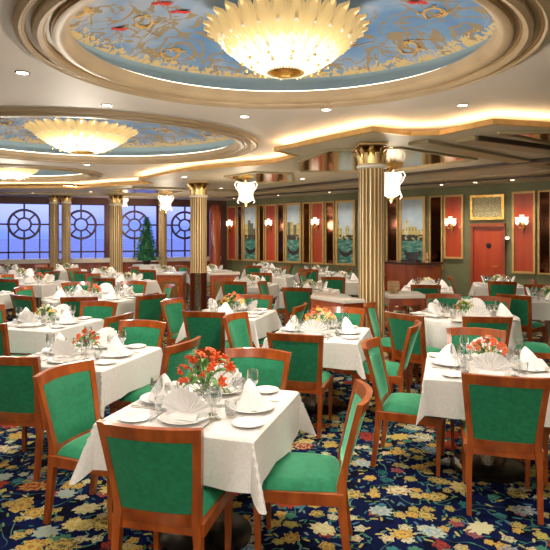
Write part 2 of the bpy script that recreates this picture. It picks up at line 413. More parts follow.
for k,(c,rx,ry) in enumerate(DOMES[:3]):
    root = empty('ceiling_dome', (c[0],c[1],0), 0, 'recessed oval ceiling dome '+DL[k], 'ceiling dome', 'painted ceiling domes')
    bm=NB(); ringprof(bm, rx, ry, PR); obj('moulding', bm, MOULD, root)
    bm=NB()
    for o in (.053,.173,.226): ringprof(bm, rx, ry, [(o-.012,HC-.022),(o-.006,HC-.034),(o+.010,HC-.034),(o+.014,HC-.020)])
    obj('moulding_line', bm, MOULDG, root, label='dark gold line in the moulding')
    bm=NB(); ringprof(bm, rx, ry, [(.12,HC+.06),(.10,HC+.15),(.06,HC+.27)]); obj('cove_wall', bm, COVEBLUE, root, label='pale blue band')
    bm=NB(); ringprof(bm, rx, ry, [(.30,HC+.065),(.30,HC+.075),(.26,HC+.075),(.26,HC+.065)]); obj('light_strip', bm, COVED, root, label='glowing warm light strip')
    HV=.30; z0=HC+.26
    def surf(x,y,rx=rx,ry=ry): 
        q=min(1,(x/(rx-.05))**2+(y/(ry-.05))**2); return z0+HV*(1-q**1.5)
    bm=NB(); n=96; rings=[]
    for j in range(12):
        q=1-j/12; rings.append([Vector(((rx-.05)*q*cos(2*pi*i/n),(ry-.05)*q*sin(2*pi*i/n),0)) for i in range(n)])
    for r in rings:
        for v in r: v.z = surf(v.x,v.y)
    vr=loft(bm, rings, cap=False); top=bm.verts.new((0,0,z0+HV))
    for i in range(n): bm.faces.new((vr[-1][i],vr[-1][(i+1)%n],top))
    obj('painted_vault', bm, vaultmat('painted_sky_%d'%k, rx, ry), root)
    ns = 16
    for i in range(ns):
        a=2*pi*i/ns; q=.74 if i%2 else .86
        bm=NB(); scroll(bm, ((rx-.05)*q*cos(a),(ry-.05)*q*sin(a)), a+pi/2, .42*min(rx,ry)/1.7, surf, 1 if i%2 else -1)
        obj('gilded_scroll', bm, GOLDP, root)
    if k==0:
        for (px,py) in ((115,35),(160,25),(178,33),(420,22),(470,48),(350,38)):
            Y=F*(3.42-CH)/(HOR-py); X=PX(px,Y)-c[0]; Y-=c[1]
            bm=NB(); zz=surf(X,Y)-.008
            for s in (-1,1):
                tube(bm,[(X,Y,zz),(X+s*.05,Y+.02,zz),(X+s*.11,Y+.0,zz)],[.012,.03,.004],5,True,.3)
            tube(bm,[(X,Y-.04,zz),(X,Y,zz),(X,Y+.04,zz)],[.004,.014,.008],5,True,.4)
            obj('painted_bird', bm, REDP, root, label='small red bird on the painted sky')

# lower soffit on the window and wall side with its glowing cove
LEDGE = [(-11.6,14.7),(-7.08,14.24),(-5.4,14.1),(-5.2,14.5),(-4.65,13.95),(-2.89,12.98),(-2.95,12.05),(-1.71,10.42),(-.97,9.90),(-.26,9.55),(.017,9.18),(.35,8.49),(.01,7.94),(1.145,6.42),(1.64,6.72),(2.0,6.66),(2.365,6.0),(3.08,6.19),(3.71,6.31),(5.2,4.4),(5.2,-3.0)]
SOF = LEDGE + [(WR1.x,-3.0),(WR1.x,WR1.y),(WR0.x,WR0.y),(WN0.x,WN0.y),(-11.6,WN0.y)]
bm=NB(); prism(bm, SOF, HS, HS+.025); struct('trim_1', bm, SOFF)
def offset_line(pts, d):
    out=[]
    for i,p in enumerate(pts):
        a=Vector(pts[max(i-1,0)]); b=Vector(pts[min(i+1,len(pts)-1)]); t=(b-a).normalized(); n=Vector((-t.y,t.x))
        out.append(Vector(p)+n*d)
    return out
def strip(pts, d0, d1, z0, z1):
    bm=NB(); A=offset_line(pts,d0); B=offset_line(pts,d1)
    rings=[[Vector((a.x,a.y,z0)),Vector((b.x,b.y,z0)),Vector((b.x,b.y,z1)),Vector((a.x,a.y,z1))] for a,b in zip(A,B)]
    loft(bm, rings); bmesh.ops.recalc_face_normals(bm, faces=bm.faces[:]); return bm
struct('trim_2', strip(LEDGE, -.03, .03, HS-.02, HS+.04), GOLDP)
struct('trim_3', strip(LEDGE, .09, .12, HS+.026, HS+.05), COVE)
def beam(name, a, b, w, m, z0=HS-.05, z1=HS):
    a=Vector(a); b=Vector(b); d=(b-a).normalized(); n=Vector((-d.y,d.x))*w/2
    bm=NB(); prism(bm,[a-n,b-n,b+n,a+n],z0,z1); struct(name,bm,m)
beam('trim_4', (-1.5,17.4),(7.0,9.5),.10,BEAMD,HS-.06)
beam('trim_5', (-1.6,17.1),(7.0,9.0),.32,BEAM,HS-.035)
beam('trim_6', (-.6,15.2),(6.6,6.2),.34,BEAM,HS-.045)
beam('trim_7', (-.75,15.1),(6.4,6.1),.05,BEAMD,HS-.055)
beam('trim_8', (1.86,7.18),(5.1,9.95),.30,BEAM,HS-.04)
beam('trim_9', (2.37,6.9),(5.6,8.9),.30,BEAM,HS-.05)
beam('trim_10',(2.5,6.8),(5.7,8.7),.05,BEAMD,HS-.06)
beam('trim_11',(-3.6,14.0),(-.75,15.1),.3,BEAM,HS-.045)
beam('trim_12',(-9.6,15.6),(-1.6,17.1),.22,BEAM,HS-.05)
for i,poly in enumerate([[(.41,9.0),(.77,7.85),(1.71,7.66),(3.2,8.8),(2.1,10.5),(.48,10.5)],[(2.65,6.55),(3.26,6.45),(4.05,6.8),(3.7,7.35)],[(-.39,10.6),(.3,10.8),(.4,12.4),(-.7,13.0),(-1.03,11.4)],[(-4.4,14.6),(-3.4,14.4),(-2.6,15.4),(-3.4,16.3),(-4.4,16.0)]]):
    bm=NB(); prism(bm, poly, HS-.012, HS-.001)
    o=struct('trim_%d'%(13+i), bm, MIRR)
    pts=poly+[poly[0]]; b2=strip(pts,-.03,.03,HS-.03,HS); struct('trim_%d'%(20+i), b2, BEAM)

# sea beyond the windows
bm=NB(); box(bm,-900,900,30,1500,-9,-8.9); o=obj('sea', bm, noisy(mat('sea_water',(.01,.03,.12),.25),(.008,.02,.14),(.03,.06,.28),.05,3), None, False); tag(o,'dark blue evening sea beyond the round patterned windows','sea',None,'stuff')

# ------------------------------------------------------------------ columns
def column(loc, dia, top, label, clad=0, capscale=1.0):
    R=dia/2; root=empty('column',(loc[0],loc[1],0),0,label,'column','gilded fluted columns')
    ch=.36*capscale*(dia/.42); zt=top-ch
    bm=NB(); nf=20; n=nf*8
    def ring(z):
        out=[]
        for i in range(n):
            a=2*pi*i/n; ph=i%8; fl=(0,0,0,0,.07,.12,.12,.07)[ph]
            out.append(Vector((R*(1-fl)*cos(a),R*(1-fl)*sin(a),z)))
        return out
    z0=clad if clad else .22
    vr=loft(bm,[ring(z0),ring(zt-.02)])
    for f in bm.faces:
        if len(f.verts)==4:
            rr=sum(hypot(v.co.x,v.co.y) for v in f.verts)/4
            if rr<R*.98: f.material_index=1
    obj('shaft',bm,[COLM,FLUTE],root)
    bm=NB()
    if clad: lathe(bm,[(R*1.02,0),(R*1.02,clad-.02),(R*1.08,clad)],32); obj('cladding',bm,CHROME,root,label='mirror polished metal lower casing')
    else: lathe(bm,[(R*1.35,0),(R*1.35,.08),(R*1.2,.1),(R*1.28,.15),(R*1.1,.19),(R*1.02,.22)],32); obj('base',bm,COLM,root)
    bm=NB(); lathe(bm,[(R*1.0,zt-.03),(R*1.13,zt-.02),(R*1.18,zt+.0),(R*1.10,zt+.02),(R*.98,zt+.035)],32); obj('neck_ring',bm,NECK,root,label='white neck ring')
    cap=NB(); lathe(cap,[(R*.90,zt+.02),(R*.84,zt+ch*.5),(R*.95,zt+ch*.75),(R*1.22,zt+ch*.87)],24)
    cr=obj('capital',cap,BRASSD,root)
    s=dia/.42
    for row,(nn,h,o) in enumerate(((9,.16,0),(9,.25,pi/9))):
        for i in range(nn):
            a=2*pi*i/nn+o; bm=NB(); rings=[]
            for j in range(8):
                t=j/7; rr=R*.86+s*(.03+.13*t**2.4*(1+row*.25)); z=zt+.03+s*h*capscale*(1.05*sin(t*pi*.62)); w=s*.040*(1-.1*t)*(1 if j<7 else .3)*(1+.25*sin(t*9))
                d=Vector((cos(a),sin(a),0)); q=Vector((-sin(a),cos(a),0)); cpt=d*rr+Vector((0,0,z))
                rings.append([cpt+q*w,cpt+d*.014*s,cpt-q*w,cpt-d*.008*s])
            loft(bm,rings); obj('acanthus_leaf',bm,[LEAFC,GOLD][row],cr)
    bm=NB(); b=R*1.12
    box(bm,-b,b,-b,b,top-.03*s,top); bevel(bm,.008)
    obj('abacus',bm,GOLDP,cr)
    return root
column((1.295,7.42),.345,HS-.012,'tall gold fluted column behind the stone topped cabinet right of centre')
column((-1.77,12.8),.38,HS,'gold fluted column with mirrored metal lower part between the two mahogany serving cabinets',.88)
column((-4.74,16.5),.37,HS,'gold fluted column left of the decorated fir tree, in front of the windows')
column((-6.80,17.05),.27,HS,'left one of the two slim gold columns paired at the far left windows')
column((-6.44,17.05),.27,HS,'right one of the two slim gold columns paired at the far left windows')
column((-3.72,18.35),.27,HS,'slim gold column right of the fir tree, behind the hanging lantern')
# dark red curved pier in the corner
bm=NB(); lathe(bm,[(.19,0),(.19,2.55),(.16,2.7),(.08,2.78)],24); o=obj('corner_post',bm,MAHOG,None,loc=(-2.05,18.9,0)); tag(o,'rounded dark red post in the corner where windows meet the panelled wall','post')

# sill counter below the windows
root=empty('window_ledge',(0,0,0),0,'long low wooden ledge with pale stone top running below the windows','ledge')
bm=NB(); wquad(bm,.35,END-.3,0,.86,.34,.02); bmesh.ops.recalc_face_normals(bm,faces=bm.faces[:]); obj('body',bm,MAHOG,root,False)
bm=NB(); wquad(bm,.3,END-.3,.86,1.0,.42,.01); bmesh.ops.recalc_face_normals(bm,faces=bm.faces[:]); obj('top',bm,STONE,root,False)

# ------------------------------------------------------------------ right wall fittings
nW = Vector((WRd.y,-WRd.x)); nW = nW if nW.y<0 else -nW      # into the room
angW = atan2(WRd.y, WRd.x)
def wallpt(px):
    k=(px-275)/F  # X = k*Y on the wall line
    t=(k*WR0.y-WR0.x)/(WRd.x-k*WRd.y); return t
def wallroot(name, px0, px1, label, cat, group=None, off=.002):
    t0=wallpt(px0); t1=wallpt(px1); c=WR0+WRd*((t0+t1)/2)+nW*off
    return empty(name,(c.x,c.y,0),angW,label,cat,group), (t1-t0)/2
def frame_mesh(hw,z0,z1,w=.05,d=.05):
    bm=NB(); box(bm,-hw,hw,-d,0,z0,z0+w); box(bm,-hw,hw,-d,0,z1-w,z1); box(bm,-hw,-hw+w,-d,0,z0+w,z1-w); box(bm,hw-w,hw,-d,0,z0+w,z1-w)
    bevel(bm,.008,2); return bm
PN=[('m',259.5,265,'narrow dark mirror left of the second red wall panel from the corner'),('r',266,277,'red lacquered wall panel second from the corner, gold framed'),
    ('m',278,285,'narrow dark mirror left of the misty canal painting'),('p',286,302,'upright painting of a misty canal with pale buildings, between dark mirrors',1),
    ('m',303.5,311,'narrow dark mirror right of the misty canal painting'),('r',312,324.5,'red lacquered wall panel between the two canal paintings left of the big column'),
    ('m',326,335,'narrow dark mirror left of the painting beside the big column'),('p',336.5,356,'upright painting of a teal canal and dark towers, just left of the big column',2),
    ('r',228,237,'red lacquered wall panel nearest the window corner'),('m',238,243,'narrow dark mirror left of the small far painting'),('p',244,258,'upright landscape painting nearest the window corner',3),
    ('m',387,398.5,'dark mirror just right of the big column'),('p',400,426,'upright painting of yellow palaces above green water, right of the big column',4),
    ('m',430,443,'narrow dark mirror right of the yellow palace painting'),('r',444.5,464,'red lacquered wall panel left of the red door'),
    ('r',512.5,536,'tall red lacquered wall panel right of the red door'),('m',538.5,552,'dark mirror at the right edge of the photo')]
SHARED={}
for P in PN:
    typ,a,b,lab=P[:4]
    z0,z1=.86,2.76
    if typ=='m' : 
        r,hw=wallroot('wall_mirror',a,b,lab,'mirror','dark mirrors on the long wall')
        obj('frame',frame_mesh(hw,z0,z1,.035),GOLDP,r); bm=NB(); box(bm,-hw+.02,hw-.02,-.02,0,z0+.02,z1-.02); obj('mirror_glass',bm,MIRD,r,False)
    elif typ=='r':
        if a==444.5: z0=1.15
        r,hw=wallroot('wall_panel',a,b,lab,'wall panel','red panels on the long wall')
        obj('frame',frame_mesh(hw,z0,z1,.05),GOLDP,r); bm=NB(); box(bm,-hw+.02,hw-.02,-.022,0,z0+.02,z1-.02); obj('panel',bm,RED,r,False)
    else:
        r,hw=wallroot('painting',a,b,lab,'painting','canal paintings on the long wall')
        obj('frame',frame_mesh(hw,z0,z1,.065,.06),GOLDP,r); bm=NB(); box(bm,-hw+.03,hw-.03,-.02,0,.03,1.87)
        o=obj('canvas',bm,picture('canal_scene_%d'%P[4],P[4],P[4]%2),r,False); o.location=(0,0,z0)
# relief plaque and red door
r,hw=wallroot('relief_plaque',471,505,'gold framed ivory relief plaque above the red door','plaque')
obj('frame',frame_mesh(hw,2.12,2.72,.06,.06),GOLD,r)
bm=NB(); box(bm,-hw+.05,hw-.05,-.02,0,2.17,2.67); obj('panel',bm,mat('ivory_ground',(.42,.36,.2),.5),r,False)
RELM=mat('ivory_relief',(.75,.66,.42),.45)
for i in range(7):
    for j in range(3):
        bm=NB()
        x=-hw+.15+(2*hw-.3)*i/6; z=2.24+.18*j; fl=1 if (i+j)%2 else -1
        pts=[(x+.06*(1-t/12)*cos(fl*t*.7), -.03, z+.06*(1-t/12)*sin(fl*t*.7)) for t in range(11)]
        tube(bm,pts,.012,5); obj('relief_curl',bm,RELM,r)
r,hw=wallroot('door_1',474,503.5,None,None); r['kind']='structure'
bm=NB(); box(bm,-hw,hw,-.03,0,0,1.94); obj('door_leaf',bm,RED,r,False)
bm=NB(); box(bm,-hw-.06,-hw,-.07,0,0,2.02); box(bm,hw,hw+.06,-.07,0,0,2.02); box(bm,-hw-.06,hw+.06,-.10,0,1.95,2.03); bevel(bm,.006); obj('door_frame',bm,MAHOG,r)
bm=NB(); lathe(bm,[(.06,0),(.06,.02),(.04,.03)],20); bmesh.ops.rotate(bm,verts=bm.verts[:],matrix=Matrix.Rotation(pi/2,3,'X')); o=obj('porthole_ring',bm,BLACK,r,label='small dark oval viewer'); o.location=(.02,-.03,1.5)
bm=NB(); tube(bm,[(hw-.1,-.03,1.0),(hw-.1,-.08,1.0),(hw-.22,-.08,1.0)],.012,8); obj('door_handle',bm,GOLD,r)
# sconces
def sconce():
    root=empty('wall_sconce',(0,0,0),0,'x','wall lamp','lit crystal wall sconces')
    bm=NB(); tube(bm,[(0,-.02,-.25),(0,-.03,-.12),(0,-.02,0),(0,-.02,.12)],[.006,.03,.05,.02],8); obj('backplate',bm,GOLD,root)
    for s in (-1,0,1):
        bm=NB(); tube(bm,[(0,-.03,-.08),(s*.06,-.10,-.12),(s*.10,-.12,-.05)],.008,6); obj('arm',bm,GOLD,root)
        bm=NB(); lathe(bm,[(.012,-.05),(.04,-.015),(.05,.04),(.038,.09),(.058,.13)],10,(s*.10,-.12,.05*(1-abs(s)))); obj('shade',bm,SHADE,root)
    bm=NB(); lathe(bm,[(.004,-.34),(.02,-.31),(.004,-.28),(.012,-.25)],8,(0,-.05,0)); obj('crystal_drop',bm,GLASS,root)
    return root
SC=sconce()
for px,lab in ((232.5,'nearest the window corner'),(271.5,'left of the misty canal painting'),(318,'between the misty painting and the dark towers painting'),(453,'on the red panel left of the red door'),(524,'on the tall red panel right of the red door')):
    t=wallpt(px); c=WR0+WRd*t+nW*.03
    place(SC,USED,(c.x,c.y,2.10 if px<400 else 2.03),angW,'glowing crystal wall sconce '+lab)
c=WR0+WRd*wallpt(507.5)+nW*.01
root=empty('emergency_light',(c.x,c.y,1.66),angW,'small white lamp fixed beside the upper right of the red door','lamp')
bm=NB(); box(bm,-.05,.05,-.05,0,-.04,.04); obj('housing',bm,BLACK,root,False)
bm=NB(); lathe(bm,[(.02,-.02),(.05,0),(.045,.05)],12,(.03,-.09,0)); obj('bulb',bm,SHADE,root)

# curved mahogany host counter in front of the right wall
def wp(t,o): p=WR0+WRd*t+nW*o; return (p.x,p.y)
t0=wallpt(404)-.2; t1=wallpt(474)-.6
poly=[wp(t0,.5),wp(t0,.85),wp(t0+.3,1.15),wp((t0+t1)/2,1.3),wp(t1-.3,1.2),wp(t1,.9),wp(t1,.5)]
root=empty('host_counter',(0,0,0),0,'curved mahogany host counter standing before the yellow palace painting and red panel','counter')
bm=NB(); prism(bm,poly,0,1.03); obj('body',bm,MAHOG,root,False)
bm=NB(); cx=sum(p[0] for p in poly)/7; cy=sum(p[1] for p in poly)/7
prism(bm,[(cx+(p[0]-cx)*1.04,cy+(p[1]-cy)*1.06) for p in poly],1.03,1.08); obj('top',bm,mat('dark_top',(.05,.018,.01),.2),root,False)
q=wp(wallpt(447)-.5,.95); root=empty('cash_register',(q[0],q[1],1.08),angW+.1,'black till with tilted screen on the curved host counter','till')
bm=NB(); box(bm,-.2,.2,-.15,.15,0,.06); bevel(bm,.01); obj('body',bm,BLACK,root)
bm=NB(); box(bm,-.16,.16,-.012,.012,0,.2,Matrix.Translation((0,.05,.06))@Matrix.Rotation(-.5,4,'X')); bevel(bm,.006); obj('screen',bm,BLACK,root)
q=wp(t1-.25,.8); root=empty('small_figurine',(q[0],q[1],1.08),0,'small pale ornament at the right end of the host counter','ornament')
bm=NB(); lathe(bm,[(.05,0),(.02,.04),(.05,.1),(.03,.17),(.035,.2),(.01,.24)],14); obj('body',bm,BEIGE,root)

# ------------------------------------------------------------------ serving stations
def cabinet(poly,h,label,topm=STONE,doors=None,open_=False):
    root=empty('serving_cabinet',(0,0,0),0,label,'cabinet','mahogany serving cabinets beside the columns')
    cx=sum(p[0] for p in poly)/len(poly); cy=sum(p[1] for p in poly)/len(poly)
    bm=NB()
    if open_:
        prism(bm,poly,0,.12); prism(bm,poly,h-.15,h-.05)
        n=len(poly)
        for p in poly:
            q=(cx+(p[0]-cx)*.92,cy+(p[1]-cy)*.92); box(bm,q[0]-.03,q[0]+.03,q[1]-.03,q[1]+.03,.1,h-.1)
        prism(bm,[(cx+(p[0]-cx)*.98,cy+(p[1]-cy)*.98) for p in poly],.42,.45)
    else: prism(bm,poly,0,h-.05)
    obj('body',bm,MAHOG,root,False)
    bm=NB(); prism(bm,[(cx+(p[0]-cx)*1.06,cy+(p[1]-cy)*1.06) for p in poly],h-.05,h); bevel(bm,.006); obj('top',bm,topm,root)
    if doors:
        for (a,b) in doors:
            a=Vector(poly[a]); b=Vector(poly[b]); d=(b-a); L=d.length; d.normalize(); nn=Vector((d.y,-d.x))
            mid=(a+b)/2
            if (mid+nn*.1-Vector((cx,cy))).length < (mid-nn*.1-Vector((cx,cy))).length: nn=-nn
            w=L/2-.05; M=Matrix.Translation((mid.x,mid.y,0))@Matrix.Rotation(atan2(d.y,d.x),4,'Z')
            sgn = 1 if (M.to_3x3()@Vector((0,1,0))).to_2d().dot(nn)>0 else -1
            bm=NB(); box(bm,-w,w,*sorted((0,sgn*.018)),.10,h-.12,M); bevel(bm,.006); dr=obj('door',bm,WOOD,root)
            bm=NB(); box(bm,-w+.07,w-.07,*sorted((sgn*.010,sgn*.022)),.17,h-.19,M); obj('inset_panel',bm,mat('olive_inset',(.16,.10,.03),.5),dr,False)
            bm=NB(); box(bm,w-.055,w-.035,*sorted((sgn*.018,sgn*.04)),.48,.60,M); obj('handle',bm,GOLD,dr,False)
    return root
cabinet([(.50,7.43),(.86,6.93),(1.12,7.02),(1.0,7.22),(.97,7.62),(.62,7.78)],.94,'polygonal mahogany serving cabinet with pale stone top, left of the big column',doors=[(0,1)])
cabinet([(1.60,7.72),(2.10,7.78),(2.12,8.25),(1.56,8.3)],.91,'open shelved serving stand with pale top, right of the big column',open_=True)
cabinet([(-2.66,12.45),(-2.07,12.35),(-2.07,12.9),(-2.64,12.95)],.90,'mahogany serving cabinet left of the mirrored column foot',doors=[(0,1)])
cabinet([(-1.46,12.35),(-.81,12.5),(-.86,12.95),(-1.46,12.9)],.90,'mahogany serving cabinet right of the mirrored column foot',doors=[(0,1)])
root=empty('bread_basket',(1.72,8.02,.911),0,'round beige wicker basket on the serving stand right of the big column','basket')
bm=NB(); lathe(bm,[(.06,0),(.085,.05),(.09,.12),(.08,.17),(.075,.17),(.083,.12),(.078,.05),(.055,.01)],20); obj('body',bm,BEIGE,root)

# ------------------------------------------------------------------ fir tree on a draped stand
bm=NB()
n=40; rings=[]
for j,(r,z) in enumerate([(.02,.845),(.40,.845),(.42,.83),(.43,.5),(.45,.02)]):
    rings.append([Vector(((r+(.03*sin(i*8*2*pi/n)*(j-2)/2 if j>2 else 0))*cos(2*pi*i/n),(r+(.03*sin(i*8*2*pi/n)*(j-2)/2 if j>2 else 0))*sin(2*pi*i/n),z)) for i in range(n)])
loft(bm,rings); o=obj('draped_stand',bm,CLOTH,None,loc=(-3.95,17.0,0)); tag(o,'small round stand under a white cloth carrying the fir tree','stand')
root=empty('fir_tree',(-3.95,17.0,.846),0,'dark green conical fir tree with ornaments before the windows','tree'); root.scale=(.92,.92,1.06)
bm=NB(); lathe(bm,[(.12,0),(.16,.14),(.15,.14),(.02,.12)],16); obj('pot',bm,POT,root)
bm=NB(); lathe(bm,[(.03,.1),(.01,1.3)],8); obj('trunk',bm,POT,root)
bm=NB(); rnd=random.Random(3)
for i in range(1500):
    t=rnd.random()**.75; z=1.38-t*1.25; rr=(.03+.44*t)*(.55+.5*rnd.random()); a=rnd.random()*2*pi
    p=Vector((rr*cos(a),rr*sin(a),z)); d=Vector((cos(a),sin(a),-.45+rnd.random()*.5)).normalized()*.10; q=Vector((-sin(a),cos(a),rnd.random()-.5))*.022
    vs=[bm.verts.new(x) for x in (p-q-d*.3,p+q-d*.3,p+d)]; bm.faces.new(vs)
lathe(bm,[(.30,.12),(.005,1.34)],12)
obj('foliage',bm,LEAFD,root,False)
for i in range(14):
    t=.15+.8*i/14; a=i*2.4; bm=NB(); bmesh.ops.create_icosphere(bm,subdivisions=1,radius=.022)
    o=obj('ornament',bm,[GOLD,REDP][i%2],root); o.location=((.02+.34*t)*cos(a),(.02+.34*t)*sin(a),1.38-t*1.25)

# ------------------------------------------------------------------ chandeliers
def chandelier(loc, R, label, hub=2.965, tiph=.31):
    root=empty('chandelier',(loc[0],loc[1],hub),0,label,'chandelier','glass leaf chandeliers')
    r0=R*.23
    bm=NB(); lathe(bm,[(r0*.75,.02),(r0*.8,-.01),(r0,-.015),(r0*1.1,.01),(r0*1.0,.03),(r0*.75,.02)],32,cap=False); obj('hub_ring',bm,GOLD,root)
    bm=NB(); lathe(bm,[(r0*.78,.02),(r0*.6,.06),(.02,.09)],24); obj('hub_cup',bm,BRASSD,root)
    bm=NB(); lathe(bm,[(.02,.08),(.02,3.62-hub)],8); obj('stem',bm,GOLD,root)
    bm=NB(); lathe(bm,[(R*.8,tiph*.9),(R*.82,tiph*.95),(R*.8,tiph*1.0)],40,cap=False); obj('upper_ring',bm,GOLD,root)
    for tier,(n,ra,rb,za,zb,w,m) in enumerate(((20,r0*1.0,R*.60,-.012,0,.085,LEAFG1),(24,r0*1.05,R*.80,-.004,0,.085,LEAFG1),(30,r0*1.1,R,.004,0,.085,LEAFG2))):
        bm=NB(); rings=[]; K=10
        for j in range(K+1):
            t=j/K; r=ra+(rb-ra)*t; q=(r-r0)/(R-r0); z=za+tiph*(.55*q+.45*q**2.2)+(.030*sin(max(0,(t-.75)/.25)*pi))
            ww=w*R/.6*(.35+.65*sin(min(1,t*1.25)*pi/2))*(1 if t<.8 else max(.12,1-((t-.8)/.2)**2*.9))/1.35
            rings.append([Vector((r,-ww,z+.012)),Vector((r,-ww*.5,z-.008)),Vector((r,0,z+.006)),Vector((r,ww*.5,z-.008)),Vector((r,ww,z+.012)),Vector((r,0,z+.022))])
        loft(bm,rings); src=obj('glass_leaf',bm,m,root)
        for i in range(n):
            a=2*pi*(i+.5*(tier%2))/n
            if i==0: src.rotation_euler=(0,0,a)
            else:
                c=src.copy(); COL.objects.link(c); c.rotation_euler=(0,0,a); c.parent=root
    bm=NB(); bmesh.ops.create_icosphere(bm,subdivisions=2,radius=.012); sd=obj('gold_stud',bm,GOLD,root)
    for i in range(24):
        a=2*pi*(i//2)/12+.13; t=.42 if i%2 else .7; r=r0+(R*.62-r0)*t; z=tiph*(.55*((r-r0)/(R-r0)))-.022
        c=sd if i==0 else sd.copy()
        if i: COL.objects.link(c); c.parent=root
        c.location=(r*cos(a)*1.05,r*sin(a)*1.05,z)
    l=bpy.data.lights.new('chandelier_lamp','POINT'); l.energy=85*(R/.61); l.color=(1,.90,.76); l.shadow_soft_size=.12
    lo=bpy.data.objects.new('chandelier_lamp',l); COL.objects.link(lo); lo.location=(loc[0],loc[1],hub-.75)
    l=bpy.data.lights.new('chandelier_uplight','POINT'); l.energy=2.5*(R/.61)**2; l.color=(1,.86,.66); l.shadow_soft_size=.1
    lo=bpy.data.objects.new('chandelier_uplight',l); COL.objects.link(lo); lo.location=(loc[0],loc[1],hub+.36)
chandelier((.08,4.1),.61,'large glass leaf chandelier in the nearest painted dome, above the foreground')
chandelier((-2.80,8.05),.79,'glass leaf chandelier in the middle painted dome, left of centre')
chandelier((-5.72,12.0),.66,'glass leaf chandelier farthest away, at the left edge of the photo')

# hanging lanterns
def lantern():
    root=empty('hanging_lantern',(0,0,0),0,'x','lantern','star shaped glass lanterns')
    bm=NB(); box(bm,-.16,.16,-.16,.16,-.03,0); bevel(bm,.01); obj('ceiling_plate',bm,GOLD,root)
    bm=NB(); lathe(bm,[(.04,-.12),(.03,-.03)],10); obj('stem',bm,GOLD,root)
    bm=NB(); n=32; rings=[]
    for z,r in ((-.12,.05),(-.14,.15),(-.2,.165),(-.28,.12),(-.38,.10),(-.46,.13),(-.5,.10),(-.53,.04)):
        rings.append([Vector(((r*(1+.16*cos(4*2*pi*i/n)))*cos(2*pi*i/n),(r*(1+.16*cos(4*2*pi*i/n)))*sin(2*pi*i/n),z)) for i in range(n)])
    loft(bm,rings); obj('shade',bm,SHADE,root)
    for k in range(4):
        a=pi/2*k; d=Vector((cos(a),sin(a),0)); bm=NB()
        pts=[d*.06+Vector((0,0,-.13)),d*.2+Vector((0,0,-.10)),d*.235+Vector((0,0,-.16)),d*.2+Vector((0,0,-.24)),d*.14+Vector((0,0,-.32)),d*.14+Vector((0,0,-.42)),d*.18+Vector((0,0,-.52)),d*.15+Vector((0,0,-.55))]
        tube(bm,pts,.011,6); obj('scroll_arm',bm,SHADE,root)
    bm=NB(); lathe(bm,[(.035,-.53),(.045,-.56),(.01,-.62)],10); obj('finial',bm,GOLD,root)
    return root
LN=lantern()
for i,(px,Y,lab) in enumerate(((246,11.5,'right of the mirrored column, above the middle of the room'),(166,15.6,'in front of the slim column right of the fir tree'),(391,9.6,'just right of the big gold column'),(124,17.2,'far away beside the column left of the fir tree'))):
    s=(1.0,.95,1.05,.6)[i]
    place(LN,USED,(PX(px,Y),Y,HS-.012),pi/8*(i%2),'glowing star shaped glass lantern '+lab,s)
    l=bpy.data.lights.new('lantern_lamp','POINT'); l.energy=34; l.color=(1,.84,.62); l.shadow_soft_size=.15
    lo=bpy.data.objects.new('lantern_lamp',l); COL.objects.link(lo); lo.location=(PX(px,Y),Y,HS-.85)

